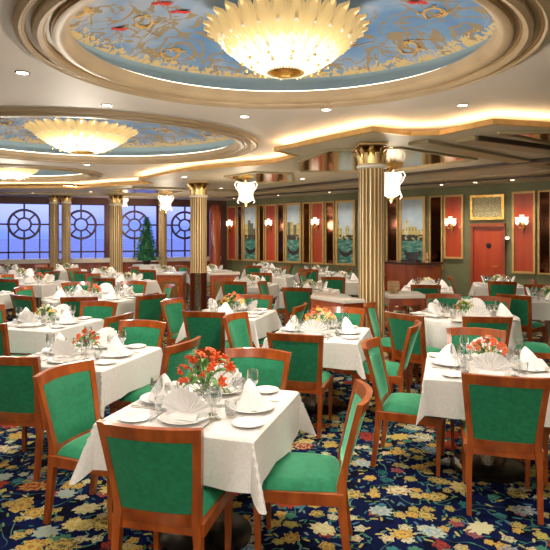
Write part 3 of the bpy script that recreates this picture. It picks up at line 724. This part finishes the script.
# ------------------------------------------------------------------ chair
def make_chair():
    root=empty('dining_chair',(0,0,0),0,'x','chair','green upholstered dining chairs')
    # back geometry: u in -1..1, z height
    def bp(u,z,off=0):
        t=(z-.46)/.44
        hw=.195+.042*t; y=-.225-.085*t-.015*t*t-.052*(1-u*u)*max(0,.3+.7*t)
        return Vector((u*hw,y+off,z))
    V=Vector
    for s in (-1,1):
        bm=NB(); secs=[]
        for z,y in ((0,-.272),(.15,-.250),(.32,-.230),(.46,-.225)):
            k=.0145+.006*(z/.46); secs.append((V((s*(.205 if z<.3 else .205),y,z)) if z<.46 else bp(s*1.0,.46), V((k,0,0)),V((0,k*1.15,0))))
        for z in (.56,.66,.76,.84,.895): secs.append((bp(s*1.0,z),V((.019,s*.004,0)),V((0,.016,0))))
        rectsweep(bm,secs); bevel(bm,.005,2); obj('leg',bm,WOOD,root)
        bm=NB(); rectsweep(bm,[(V((s*.205,.205,0)),V((.012,0,0)),V((0,.012,0))),(V((s*.208,.210,.25)),V((.0165,0,0)),V((0,.0165,0))),(V((s*.208,.210,.41)),V((.021,0,0)),V((0,.021,0)))]); bevel(bm,.004,2); obj('leg',bm,WOOD,root)
    def rail(za,zb,th,arch=0,taper=0):
        bm=NB(); secs=[]
        for i in range(13):
            u=-1+2*i/12; zz0=za+taper*(u*u); zz1=zb+arch*(1-u*u); zm=(zz0+zz1)/2
            p=bp(u,zm); a=(bp(u,zz1)-bp(u,zz0))/2; secs.append((p,a,V((0,th,0))))
        rectsweep(bm,secs); bevel(bm,.005,2); return bm
    obj('top_rail',rail(.838,.893,.0175,.008,-.008),WOOD,root); obj('lower_rail',rail(.400,.468,.016),WOOD,root)
    # padded back
    bm=NB(); nu,nz=12,8; fr=[];bk=[]
    for side,arr in ((1,fr),(-1,bk)):
        for j in range(nz+1):
            row=[]
            for i in range(nu+1):
                u=-.91+1.82*i/nu; z=.466+(.842-.466)*j/nz
                e=min(1,min(1-abs(2*i/nu-1),1-abs(2*j/nz-1))*4); pad=.012+.014*e**.6
                if side<0: pad=.011+.003*e
                row.append(bm.verts.new(bp(u,z,side*pad)))
            arr.append(row)
    for arr,fl in ((fr,0),(bk,1)):
        for j in range(nz):
            for i in range(nu):
                f=(arr[j][i],arr[j][i+1],arr[j+1][i+1],arr[j+1][i]); bm.faces.new(f if fl else f[::-1])
    for j in range(nz): 
        bm.faces.new((fr[j][0],fr[j+1][0],bk[j+1][0],bk[j][0])); bm.faces.new((fr[j][nu],bk[j][nu],bk[j+1][nu],fr[j+1][nu]))
    for i in range(nu):
        bm.faces.new((fr[0][i],bk[0][i],bk[0][i+1],fr[0][i+1])); bm.faces.new((fr[nz][i],fr[nz][i+1],bk[nz][i+1],bk[nz][i]))
    bmesh.ops.recalc_face_normals(bm,faces=bm.faces[:]); obj('backrest',bm,FAB,root)
    # seat frame
    bm=NB(); box(bm,-.232,.232,.195,.232,.365,.425); box(bm,-.232,-.198,-.235,.2,.365,.425); box(bm,.198,.232,-.235,.2,.365,.425); box(bm,-.2,.2,-.232,-.205,.365,.42); bevel(bm,.005,2); obj('seat_frame',bm,WOOD,root)
    # seat cushion
    bm=NB(); n=14; top=[];bot=[]
    for j in range(n+1):
        rt=[];rb=[]
        for i in range(n+1):
            a=2*i/n-1; b=2*j/n-1; hw=.225-.018*(1-(j/n)); x=a*hw*(1-.02*b*b); y=b*.222*(1-.03*a*a)
            e=max(0,(1-a**6)*(1-b**6)); z=.428+.046*e**.45+.018*(1-a*a)*(1-b*b)
            rt.append(bm.verts.new((x,y,z)))
            rb.append(bm.verts.new((x*.98,y*.98,.424)))
        top.append(rt);bot.append(rb)
    for j in range(n):
        for i in range(n):
            bm.faces.new((top[j][i],top[j][i+1],top[j+1][i+1],top[j+1][i])); bm.faces.new((bot[j][i],bot[j+1][i],bot[j+1][i+1],bot[j][i+1]))
    for k in range(n):
        bm.faces.new((top[0][k],bot[0][k],bot[0][k+1],top[0][k+1])); bm.faces.new((top[n][k+1],bot[n][k+1],bot[n][k],top[n][k]))
        bm.faces.new((top[k+1][0],bot[k+1][0],bot[k][0],top[k][0])); bm.faces.new((top[k][n],bot[k][n],bot[k+1][n],top[k+1][n]))
    bmesh.ops.recalc_face_normals(bm,faces=bm.faces[:]); obj('seat',bm,FAB,root)
    return root
CHAIR=make_chair()
def chair(bx,by,fx,fy,label):
    l=hypot(fx,fy); fx/=l; fy/=l
    return place(CHAIR,USED,(bx+.325*fx,by+.325*fy,0),atan2(-fx,fy),label)

# ------------------------------------------------------------------ tables
def make_table(shape,h,label='x'):
    root=empty('dining_table',(0,0,0),0,label,'table','dining tables')
    bm=NB()
    if shape=='sq': box(bm,-h+.012,h-.012,-h+.012,h-.012,.715,.742)
    else: lathe(bm,[(h-.012,.715),(h-.012,.742)],40)
    obj('tabletop',bm,MAHOG,root)
    bm=NB(); lathe(bm,[(.06,.03),(.055,.05),(.05,.70),(.12,.715)],20); obj('pedestal',bm,CHROME,root)
    bm=NB(); lathe(bm,[(.27,0),(.27,.015),(.24,.028),(.07,.04)],32); obj('base_plate',bm,mat('dark_base_metal',(.05,.045,.04),.25,.8),root)
    return root
def cloth_sq(a,drop=.26,seed=1):
    rnd=random.Random(seed); ph=[rnd.random()*6 for _ in range(8)]
    bm=NB(); L=a+drop
    core=[-a+.0,-a+.012,-a+.03]+[(-a+.03)+(2*a-.06)*k/10 for k in range(1,10)]+[a-.03,a-.012,a]
    out=[.012,.03]+[.03+(drop-.03)*k/7 for k in range(1,8)]
    S=[-a-o for o in reversed(out)]+core+[a+o for o in out]; n=len(S); g=[]
    for t in S:
        row=[]
        for s in S:
            ex=max(abs(s)-a,0); ey=max(abs(t)-a,0); sx=1 if s>0 else -1; sy=1 if t>0 else -1
            x=max(-a,min(a,s)); y=max(-a,min(a,t)); z=.756
            r=hypot(ex,ey)
            if r==0:
                m=min(a-abs(s),a-abs(t)); z-= .006*max(0,1-m/.014)**2
                z+=.0012*sin(9*s+ph[0])*sin(8*t+ph[1])
            else:
                f=atan2(ey,ex) if ex>0 or ey>0 else 0
                c=sin(2*f)**2 if (ex>0 and ey>0) else 0
                # longest reach in the corner shortened so it hangs as a soft point
                hang=min(r, drop*1.24)
                o=.010+.07*hang+.20*hang*c
                wave=.013*(hang/drop)*(sin(11*(t if ex>ey else s)+ph[2+(sx>0)+2*(ex>ey)])+.5*sin(23*(t if ex>ey else s)+ph[6]))*(1-c)
                o+=wave+ (.035*(hang/drop)*sin(4*f+ph[7]) if c>0 else 0)*c
                x+=sx*cos(f)*o; y+=sy*sin(f)*o; z=.750-(hang*.985-.004 if hang>.004 else 0)
            row.append(bm.verts.new((x,y,z)))
        g.append(row)
    for j in range(n-1):
        for i in range(n-1): bm.faces.new((g[j][i],g[j][i+1],g[j+1][i+1],g[j+1][i]))
    return bm
def cloth_rd(R,drop=.33,seed=1):
    bm=NB(); n=96; rings=[]; rnd=random.Random(seed); p1=rnd.random()*6
    prof=[(.02,.756,0),(R*.5,.756,0),(R-.02,.756,0),(R,.752,0),(R+.012,.74,.1)]+[(R+.016+.02*k/6,.74-(drop-.01)*k/6,k/6) for k in range(1,7)]
    for r,z,w in prof:
        rings.append([Vector(((r+w*.032*sin(14*2*pi*i/n+p1)+w*.01*sin(5*2*pi*i/n))*cos(2*pi*i/n),(r+w*.032*sin(14*2*pi*i/n+p1)+w*.01*sin(5*2*pi*i/n))*sin(2*pi*i/n),z)) for i in range(n)])
    vr=loft(bm,rings,cap=False); bm.faces.new(vr[0]); return bm
TSQ=make_table('sq',.44); TR75=make_table('rd',.76); TR62=make_table('rd',.62)
CL=[]
def mkcloth(bm):
    o=obj('tablecloth',bm,CLOTH); tag(o,'x','tablecloth','white tablecloths'); return o
for s in range(4): CL.append(mkcloth(cloth_sq(.44,.25+.006*s,s+3)))
CR75=mkcloth(cloth_rd(.76)); CR62=mkcloth(cloth_rd(.62,.34,5))

# place setting pieces
def single(name,bm,m,cat,group,smooth=True):
    o=obj(name,bm,m,None,smooth); tag(o,'x',cat,group); return o
bm=NB(); lathe(bm,[(.001,.004),(.075,.003),(.08,.0),(.085,.006),(.130,.018),(.133,.020),(.130,.022),(.085,.011),(.07,.008),(.001,.008)],36); PLATE=single('dinner_plate',bm,CHINA,'plate','dinner plates')
bm=NB(); lathe(bm,[(.001,.003),(.045,.002),(.05,0),(.055,.004),(.083,.012),(.085,.014),(.082,.016),(.055,.009),(.045,.006),(.001,.006)],28); SIDE=single('side_plate',bm,CHINA,'plate','bread plates')
# fan napkin: thing > fan, base fold
def fan_nap():
    root=empty('napkin',(0,0,0),0,'x','napkin','folded white napkins')
    bm=NB(); n=22; A=[];Bk=[]
    for side,arr in ((0,A),(1,Bk)):
        for j in range(6):
            q=.12+.88*j/5; row=[]
            for i in range(n+1):
                a=math.radians(14+152*i/n); zz=1 if i%2 else -1
                R=.155*q*(.93+.07*abs(sin(a))) ; dep=.013*q*zz+.02*(1-q)
                row.append(bm.verts.new((R*cos(a)*.98, dep+.02*cos(2*a)*q+(.0025 if side else 0)-.025*q+.02, .010+R*sin(a)*.98)))
            arr.append(row)
    for arr,fl in ((A,0),(Bk,1)):
        for j in range(5):
            for i in range(n):
                f=(arr[j][i],arr[j][i+1],arr[j+1][i+1],arr[j+1][i]); bm.faces.new(f[::-1] if fl else f)
    for i in range(n): bm.faces.new((A[5][i],A[5][i+1],Bk[5][i+1],Bk[5][i])); bm.faces.new((A[0][i+1],A[0][i],Bk[0][i],Bk[0][i+1]))
    for j in range(5): bm.faces.new((A[j+1][0],A[j][0],Bk[j][0],Bk[j+1][0])); bm.faces.new((A[j][n],A[j+1][n],Bk[j+1][n],Bk[j][n]))
    bmesh.ops.recalc_face_normals(bm,faces=bm.faces[:]); obj('fan',bm,NAPK,root,False)
    bm=NB(); box(bm,-.085,.085,-.035,.045,.0,.016); bevel(bm,.006,3)
    for v in bm.verts: v.co.x*= (1-.25*(v.co.y+.035)/.08)
    obj('folded_base',bm,NAPK,root)
    return root
def tent_nap():
    root=empty('napkin',(0,0,0),0,'x','napkin','folded white napkins')
    bm=NB(); n=28; K=7; rings=[]
    for j in range(K+1):
        t=j/K; z=.002+.152*t**.85; row=[]
        for i in range(n):
            a=2*pi*i/n; r=(.098*(1-t)**.75+.006)*(1+.22*cos(3*a+.7+t)*(1-t)+.10*cos(7*a)*(1-t*.5))
            row.append(Vector((r*cos(a)+.028*t*t,r*sin(a)*.72+.01*t,z)))
        rings.append(row)
    loft(bm,rings); obj('cone',bm,NAPK,root)
    bm=NB(); P=[]
    for k in range(9):
        a=-1.5+3.0*k/8; P.append([Vector((.100*cos(a)*1.05-.005,.082*sin(a),.004)),Vector((.076*cos(a),.064*sin(a),.055+.02*cos(a*2))),Vector((.070*cos(a),.060*sin(a),.053+.02*cos(a*2)))])
    loft(bm,P,cap=False,closed=False); obj('folded_cuff',bm,NAPK,root)
    return root
FAN=fan_nap(); FAN.name='napkin'; TENT=tent_nap()
def glass_lathe(bm,prof): lathe(bm,prof,20,cap=False)
bm=NB(); glass_lathe(bm,[(.001,.003),(.034,.001),(.034,.003),(.006,.007),(.0042,.02),(.0042,.075),(.012,.085),(.030,.105),(.037,.13),(.034,.165),(.031,.182),(.030,.182),(.0355,.13),(.028,.107),(.001,.088)]); GOB=single('wine_glass',bm,GLASS,'glass','tall wine glasses')
bm=NB(); glass_lathe(bm,[(.001,.003),(.032,.001),(.032,.003),(.006,.007),(.0045,.015),(.0045,.05),(.02,.062),(.038,.085),(.042,.11),(.040,.135),(.039,.135),(.041,.11),(.036,.086),(.001,.063)]); WAT=single('water_goblet',bm,GLASS,'glass','wide water goblets')
bm=NB(); glass_lathe(bm,[(.001,.004),(.030,.001),(.032,.02),(.036,.09),(.035,.09),(.031,.02),(.001,.010)]); TUM=single('tumbler',bm,GLASS,'glass','straight tumblers')
def fork():
    bm=NB(); rectsweep(bm,[(Vector((0,-.09,.003)),Vector((.007,0,0)),Vector((0,0,.0015))),(Vector((0,-.02,.004)),Vector((.003,0,0)),Vector((0,0,.0015))),(Vector((0,.03,.006)),Vector((.004,0,0)),Vector((0,0,.0014))),(Vector((0,.045,.004)),Vector((.011,0,0)),Vector((0,0,.0012)))])
    for x in (-.0088,-.003,.003,.0088): box(bm,x-.0017,x+.0017,.044,.09,.003,.0055)
    return bm
def knife():
    bm=NB(); rectsweep(bm,[(Vector((0,-.11,.003)),Vector((.006,0,0)),Vector((0,0,.0025))),(Vector((0,-.01,.003)),Vector((.007,0,0)),Vector((0,0,.0022))),(Vector((0,0,.003)),Vector((.009,0,0)),Vector((0,0,.001))),(Vector((.001,.07,.003)),Vector((.009,0,0)),Vector((0,0,.0008))),(Vector((.004,.10,.003)),Vector((.002,0,0)),Vector((0,0,.0006)))]); return bm
FORK=single('fork',fork(),SILVER,'fork','silver forks',False); KNIFE=single('table_knife',knife(),SILVER,'knife','silver knives',False)
bm=NB(); lathe(bm,[(.018,0),(.02,.005),(.014,.03),(.018,.055),(.012,.065),(.004,.07)],14); SHAK=single('salt_shaker',bm,SILVER,'shaker','silver salt shakers')

# flower arrangements
def petal_flower(m,r,n=6,cup=.4):
    bm=NB()
    for i in range(n):
        a=2*pi*i/n; d=Vector((cos(a),sin(a),0)); q=Vector((-sin(a),cos(a),0)); rings=[]
        for j in range(5):
            t=j/4; w=r*.30*sin(pi*(.12+.80*t)); z=r*cup*sin(t*pi*.75)+(-.15*r*t*t if j==4 else 0)
            c=d*(r*t*.95+.002)+Vector((0,0,z)); rings.append([c+q*w,c+Vector((0,0,-.12*w)),c-q*w,c+Vector((0,0,-.12*w-.0015))])
        loft(bm,rings)
    bmesh.ops.create_icosphere(bm,subdivisions=1,radius=r*.16,matrix=Matrix.Translation((0,0,r*.2)))
    me=bpy.data.meshes.new('flower'); bm.to_mesh(me); bm.free(); me.materials.append(m); 
    for p in me.polygons: p.use_smooth=True
    return me
def leafmesh(l,w):
    bm=NB(); rings=[]
    for j in range(7):
        t=j/6; ww=w*sin(pi*(.08+.9*t)); z=.35*l*sin(t*2.6)-.10*l*t
        c=Vector((l*t,0,z)); rings.append([c+Vector((0,ww,.003)),c+Vector((0,0,-.003)),c+Vector((0,-ww,.003)),c+Vector((0,0,.0)) ])
    loft(bm,rings); me=bpy.data.meshes.new('leaf'); bm.to_mesh(me); bm.free(); me.materials.append(LEAF); return me
LFM=leafmesh(.14,.018); LFS=leafmesh(.07,.014)
def bouquet(kind,seed):
    """kinds: lily (tall orange), coral (dense low), red, mixed"""
    rnd=random.Random(seed)
    root=empty('flower_arrangement',(0,0,0),0,'x','flowers','table flower arrangements')
    spec={'lily':([petal_flower(ORANGE,.042),petal_flower(ORANGE,.036,6,.8)],18,.185,.15,.30,'tall',LFM),
          'coral':([petal_flower(CORAL,.026,8,.5),petal_flower(ORANGE,.022,8,.5)],30,.145,.11,.21,'low',LFS),
          'amber':([petal_flower(CORAL,.030,8,.5),petal_flower(YEL,.028,8,.5)],26,.16,.12,.24,'low',LFS),
          'red':([petal_flower(REDP,.024,7,.5),petal_flower(ORANGE,.024,7)],16,.11,.08,.19,'low',LFS),
          'mixed':([petal_flower(YEL,.026,8),petal_flower(WHITEP,.026,8),petal_flower(CORAL,.02,8)],18,.12,.09,.19,'low',LFS)}[kind]
    fl,n,spr,h0,h1,v,lf=spec
    bm=NB()
    if v=='tall': lathe(bm,[(.03,0),(.022,.01),(.02,.05),(.028,.12),(.034,.13),(.031,.13),(.018,.05),(.001,.01)],20,cap=False); obj('vase',bm,GLASS,root)
    else: lathe(bm,[(.035,0),(.045,.02),(.05,.05),(.042,.07),(.038,.07),(.045,.05),(.001,.015)],20,cap=False); obj('vase',bm,CHINA if kind!='coral' else GLASS,root)
    st=NB()
    for i in range(n):
        a=i*2.4+rnd.random()*.4; q=sqrt((i+.5)/n); R=spr*q; z=h1-(h1-h0)*q**1.6+rnd.random()*.015
        p=(R*cos(a),R*sin(a),z); me=fl[rnd.randrange(len(fl))]
        o=bpy.data.objects.new('flower',me); COL.objects.link(o); o.parent=root; o.location=p
        o.rotation_euler=(rnd.uniform(-.5,.5)-.9*q*sin(a)*1.0+.55,rnd.uniform(-.5,.5)+.9*q*cos(a),a)
        tube(st,[(0,0,.05),(p[0]*.4,p[1]*.4,z*.6),(p[0],p[1],z)],.0018,4,False)
    obj('stems',st,LEAF,root)
    for i in range(22 if v=='tall' else 26):
        a=i*2.4+.8; z=(.09+.15*((i*7)%10)/10) if v=='tall' else (.05+.09*((i*7)%10)/10)
        o=bpy.data.objects.new('leaf',lf); COL.objects.link(o); o.parent=root; o.location=(.02*cos(a),.02*sin(a),z) if v=='tall' else (.045*cos(a),.045*sin(a),z)
        o.rotation_euler=(0,rnd.uniform(-.7,.5),a)
    if v=='tall':
        for i in range(16):
            a=i*2.4; q=sqrt((i+.5)/16); bmx=None
            o=bpy.data.objects.new('small_flower',SMALLW); COL.objects.link(o); o.parent=root; o.location=(.09*q*cos(a)+.05,.09*q*sin(a)-.02,.12-.03*q)
    return root
SMALLW=petal_flower(WHITEP,.013,5)
BQ={'lily':bouquet('lily',1),'coral':bouquet('coral',2),'red':bouquet('red',3),'mixed':bouquet('mixed',4),'amber':bouquet('amber',5)}
BQN={'amber':'low orange and yellow flowers in bowl','lily':'tall orange lilies in glass vase','coral':'low coral flowers in glass bowl','red':'low red flowers in white bowl','mixed':'low mixed flowers in white bowl'}
YAW=-.297
E1=Vector((cos(YAW),sin(YAW))); E2=Vector((-sin(YAW),cos(YAW)))
SIDES={'N':(0,-1,'near'),'R':(1,0,'right'),'B':(0,1,'far'),'L':(-1,0,'left')}
def loc2(c,u,v): return (c[0]+E1.x*u+E2.x*v, c[1]+E1.y*u+E2.y*v)
def setting(c,ux,uy,half,who,desc,nap,lod):
    """ux,uy: unit direction in world from table centre to the seat"""
    d=Vector((ux,uy)); r=Vector((-uy,ux))  # sitter's right-hand side is -r
    rz=atan2(d.y,d.x)+pi/2
    zt=.7585
    def at(dist,lat): p=Vector(c)+d*dist+r*lat; return (p.x,p.y)
    at_p='at the %s place, %s'%(who,desc)
    x,y=at(half-.155,0); place(PLATE,USED,(x,y,zt),0,'dinner plate '+at_p)
    if nap=='fan': place(FAN,USED,(x,y,zt+.0105),rz,'fan napkin '+at_p)
    else: place(TENT,USED,(x,y,zt+.0105),rz+.6,'cone napkin '+at_p)
    x,y=at(half-.085,-.255); place(SIDE,USED,(x,y,zt),0,'bread plate '+at_p)
    for (g,dd,ll,nm) in ((GOB,.235,.16,'wine glass'),(WAT,.165,.11,'water goblet'),(TUM,.17,.225,'tumbler')):
        if lod>1 and g is TUM: continue
        x,y=at(half-.44+dd,ll); place(g,USED,(x,y,zt+.0005),0,nm+' '+at_p)
    if lod==0:
        x,y=at(half-.16,-.158); place(FORK,USED,(x,y,zt),rz,'silver fork '+at_p)
        x,y=at(half-.15,.158); place(KNIFE,USED,(x,y,zt),rz,'silver knife '+at_p)
CHL={}
def table(c,desc,look,bq,shape='sq',seats='NRBL',chairs=None,lod=0,half=.44,naps=None,cl=0,chair_sides=None):
    src={'sq':TSQ,'r75':TR75,'r62':TR62}[shape]; rz=YAW if shape=='sq' else 0
    place(src,USED,(c[0],c[1],0),rz,'pedestal table hidden under white cloth, '+desc)
    csrc=CL[cl%4] if shape=='sq' else (CR75 if shape=='r75' else CR62)
    place(csrc,USED,(c[0],c[1],0),rz,'white cloth draped over the '+desc)
    i=0
    if shape=='sq':
        for s in seats:
            u,v,w=SIDES[s]; d=E1*u+E2*v
            n='fan' if (s in 'NB')!=(cl%2==1) else 'tent'
            setting(c,d.x,d.y,.44,w,desc,n,lod)
    else:
        ns=8 if shape=='r75' else 5; nm=['near','near right','right','far right','far','far left','left','near left'] if ns==8 else ['near','right','far right','far left','left']
        for i in range(ns):
            a=-pi/2+2*pi*i/ns; setting(c,cos(a),sin(a),.73 if ns==8 else .6,nm[i],desc,'fan' if i%2==0 else 'tent',max(lod,0))
    if bq:
        place(BQ[bq],USED,(c[0],c[1],.7585),c[0]*3+2,BQN[bq]+' on the '+desc)
        x,y=loc2(c,.03,-.10) if shape=='sq' else (c[0]+.12,c[1]-.12)
        if lod<2: place(SHAK,USED,(x,y,.7585),0,'silver shaker beside flowers on the '+desc)
    for s in (chair_sides or ''):
        u,v,w=SIDES[s]; d=E1*u+E2*v; b=Vector(c)+d*.90
        j=(hash_((c[0],c[1],s))-.5)*.16
        dd=Vector((-d.x*cos(j)+d.y*sin(j),-d.x*sin(j)-d.y*cos(j)))
        chair(b.x,b.y,dd.x,dd.y,'green wooden chair on %s side of the %s'%(w,desc))
    for ch in (chairs or []):
        chair(ch[0],ch[1],ch[2],ch[3],'green wooden chair '+ch[4])
def hash_(t):
    x=sin(t[0]*12.9898+t[1]*78.233+ord(t[2])*3.1)*43758.5453; return x-math.floor(x)

fx,fy=E2.x,E2.y
table((-.405,3.24),'foreground table with tall orange lilies','', 'lily',cl=0,chairs=[
  (-.57,2.49,.22,.97,'closest to the camera, seen from behind'),
  (.465,3.03,-.97,.12,'seen sideways with full seat, right of the foreground table'),
  (-1.36,3.57,.93,-.37,'angled at the left of the foreground table'),
  (-.125,4.10,-.29,-.95,'on the far side of the foreground table, behind the lilies')])
table((1.60,4.16),'right front table with coral flowers','', 'coral',cl=2,chairs=[
  (1.40,3.36,.27,.96,'seen square from behind at the right front table'),
  (.765,4.40,.93,-.36,'facing right at the left side of the right front table'),
  (1.82,5.02,-.29,-.95,'on the far side of the right front table, behind the coral flowers'),
  (2.46,3.90,-.95,.30,'at the right edge of the photo, beside the right front table')])
table((.46,5.66),'centre table before the stone topped counter','', 'amber',cl=0,chairs=[
  (.17,4.78,.29,.95,'seen from behind at the near side of the centre table'),
  (1.34,5.33,-.93,.36,'seen edge on at the right of the centre table'),
  (.80,6.47,-.29,-.95,'on the far side of the centre table'),
  (-.43,5.93,.90,-.40,'showing its front at the left of the centre table')])
table((-1.57,4.62),'second left table with red flowers','', 'red',cl=2,chairs=[
  (-1.91,3.92,.16,.98,'cut by lower left edge beside the angled chair'),
  (-.73,4.45,-.92,.38,'obliquely from behind, right of the second left table'),
  (-1.31,5.48,-.29,-.95,'on the far side of the second left table')])
table((-2.60,6.28),'third left table with yellow white flowers','', 'mixed',cl=0,chairs=[
  (-2.84,5.40,.29,.95,'seen from behind at near side of the third left table'),
  (-1.66,5.95,-.93,.3,'with dark top rail right of the third left table'),
  (-2.25,7.08,-.20,-.97,'on the far side of the third left table, seen from the front'),
  (-3.46,6.62,.93,-.36,'cut by the left edge of the photo at the third left table')])
table((-2.9,8.9),'large round table at left centre','', 'red','r75',lod=1,chairs=[
  (-2.70,7.62,-.1,1,'seen from behind at the near side of the large round table'),
  (-1.76,7.92,-.74,.67,'dark from behind at the near right of the large round table'),
  (-1.80,9.45,-.9,-.42,'at the far right of the large round table'),
  (-3.60,7.85,.5,.86,'at the near left of the large round table'),
  (-4.15,9.1,1,-.15,'at the left of the large round table'),
  (-2.6,10.2,-.2,-1,'on the far side of the large round table'),
  (-3.6,10.0,.5,-.8,'at the far left of the large round table')])
table((-.54,7.05),'middle table behind the foreground lilies','', 'amber',cl=1,chairs=[
  (-.80,6.17,.25,.97,'dark from behind at the near side of the middle table'),
  (.31,6.77,-.93,.30,'at the right side of the middle table, left of the centre table'),
  (-.27,7.88,-.29,-.95,'on the far side of the middle table'),
  (-1.37,7.33,.90,-.38,'with pale green back at the left of the middle table')])
table((2.35,6.85),'round table right of the big column','', 'mixed','r62',lod=0,chairs=[
  (2.22,5.78,.12,1,'at near side of the round table right of the big column'),
  (1.39,6.0,.76,.62,'seen from behind, left of the round table by the big column'),
  (3.28,6.33,-.93,.36,'edge on, right of the round table by the big column'),
  (2.98,7.62,-.5,-.86,'at far right of the round table by the big column'),
  (2.42,7.98,-.1,-1,'at far left of the round table by the big column')])
table((4.25,8.6),'right table below the red panels','', 'mixed',cl=3,lod=1,chairs=[
  (3.40,7.90,.75,.66,'at near left of the right table below the red panels'),
  (4.55,9.5,-.29,-.95,'on far side of the right table below the red panels'),
  (4.75,7.72,-.45,.9,'at near right of the right table below the red panels')])
chair(1.17,6.84,.93,-.36,'green wooden chair facing right, just before the big gold column')
chair(3.62,5.85,.95,-.30,'green wooden chair leaning in at the right edge beyond the right front table')
def ft(c,desc,bq,sides,cl,lod=2): table(c,desc,'',bq,cl=cl,lod=lod,chair_sides=sides)
ft((2.85,10.35),'small table before the curved host counter','mixed','NL',0)
ft((4.45,11.05),'far table before the red door','mixed','LNB',1)
ft((5.75,10.2),'far table at the right edge','mixed','LN',2)
ft((.62,9.85),'far table behind the stone topped counter','mixed','LN',3)
ft((-.50,11.05),'far table right of the mirrored column','mixed','N',0)
ft((-.05,13.4),'far table below the corner landscape painting','mixed','NR',1)
ft((1.45,12.15),'far table just left of big column','mixed','NLR',2)
ft((1.1,14.7),'far table below the misty canal painting','mixed','NRL',3)
ft((-.35,16.3),'farthest table near the panelled wall','mixed','NR',0)
ft((-1.75,15.2),'far table behind the mirrored column','mixed','NL',1)
ft((-2.9,14.45),'far table below the single slim column','mixed','NL',2)
ft((-3.15,11.85),'far table left of the mahogany cabinets','mixed','NL',3)
ft((-4.3,13.9),'far table before the fir tree','mixed','NL',0)
ft((-4.95,11.6),'left table beyond the large round table','red','NL',1)
ft((-6.1,13.3),'left far table below the farthest dome','mixed','NR',2)
ft((-5.85,15.55),'far table before the paired slim columns','mixed','NRL',3)
ft((-7.35,15.2),'far left table nearest the windows','mixed','NL',0)
ft((-4.65,9.35) if False else (-5.0,9.3),'table cut by the left picture edge','mixed','N',1)

# ------------------------------------------------------------------ downlights and lights
bm=NB(); lathe(bm,[(.045,-.004),(.055,-.008),(.062,0)],20,cap=False)
DLT=empty('downlight',(0,0,0),0,'x','downlight','recessed ceiling downlights'); obj('trim_ring',bm,CHROME,DLT)
bm=NB(); lathe(bm,[(.045,-.004),(.02,-.003)],16); obj('lens',bm,LENS,DLT)
def spot(x,y,z,e,size=2.05,fix=True,col=(1,.90,.77)):
    l=bpy.data.lights.new('downlight_lamp','SPOT'); l.energy=e; l.spot_size=size; l.spot_blend=.9; l.color=col; l.shadow_soft_size=.07
    o=bpy.data.objects.new('downlight_lamp',l); COL.objects.link(o); o.location=(x,y,z-.03)
    if fix: place(DLT,USED,(x,y,z),0,'small round recessed ceiling downlight')
MAIN=[(-1.75,5.75),(.55,5.95),(1.95,5.75),(-2.1,4.6),(-3.6,5.3),(-.35,6.3),(-2.0,2.4),(2.2,3.0),(0.2,2.15),(-5.0,6.3),(2.6,4.9),(-3.6,10.6),(-5.9,9.2),(-4.9,14.0-.3),(-1.5,.6),(1.4,.6)]
for x,y in MAIN: spot(x,y,HC,95)
for x,y in [(3.4,8.3-.6),(2.0,9.2),(3.7,10.5),(5.1,11.3),(2.6,12.8),(.6,12.0),(.3,14.6),(-1.4,14.4),(-3.0,15.9),(-5.2,15.6),(-7.0,16.0),(-.9,17.2),(-1.9,11.6),(6.2,9.6)]: spot(x,y,HS,70)
# wall washers close to the long wall
for px in (250,294,345,412,455,488,524):
    t=wallpt(px); c=WR0+WRd*t+nW*.75; spot(c.x,c.y,HS,60,2.3)
# the chandelier lamps of the part of the room behind the camera
for (x,y,e) in ((2.4,-.9,85),(-2.2,-.9,85),(0,-2.0,60)):
    l=bpy.data.lights.new('rear_chandelier','POINT'); l.shadow_soft_size=.35; l.energy=e; l.color=(1,.93,.84)
    o=bpy.data.objects.new('rear_chandelier',l); COL.objects.link(o); o.location=(x,y,2.6)

# ------------------------------------------------------------------ world: evening sky
w=bpy.data.worlds.new('evening'); sc.world=w; w.use_nodes=True; nt=w.node_tree; nt.nodes.clear()
class WG(G):
    def __init__(s,t): s.t=t; s.N=t.nodes; s.L=t.links
g=WG(nt); o=g.N.new('ShaderNodeOutputWorld'); b=g.N.new('ShaderNodeBackground')
tc=g.N.new('ShaderNodeTexCoord').outputs['Generated']; s_=g.sep(tc)
el=g.m('ADD',g.m('MULTIPLY',s_[2],4.0),g.m('MULTIPLY',g.m('SUBTRACT',g.noise(g.v('MULTIPLY',tc,(3,3,14)),1.5,3),.5),.35))
c=g.ramp(el,[(.0,(.10,.16,.62)),(.12,(.20,.24,.80)),(.3,(.28,.34,.90)),(.8,(.12,.2,.6))])
g.L.new(c,b.inputs['Color']); b.inputs['Strength'].default_value=1.7; g.L.new(b.outputs[0],o.inputs['Surface'])

# ------------------------------------------------------------------ camera
cam=bpy.data.cameras.new('camera'); co=bpy.data.objects.new('camera',cam); COL.objects.link(co)
co.location=(0,0,CH); co.rotation_euler=(pi/2,0,0); cam.sensor_width=36; cam.lens=36*F/550; cam.shift_y=-(275-HOR)/550
cam.clip_start=.05; cam.clip_end=3000
sc.camera=co
vs=sc.view_settings; vs.view_transform='Standard'; vs.look='None'; vs.gamma=1; vs.use_curve_mapping=False; vs.exposure=0.48
sc.cycles.max_bounces=6; sc.cycles.transparent_max_bounces=12
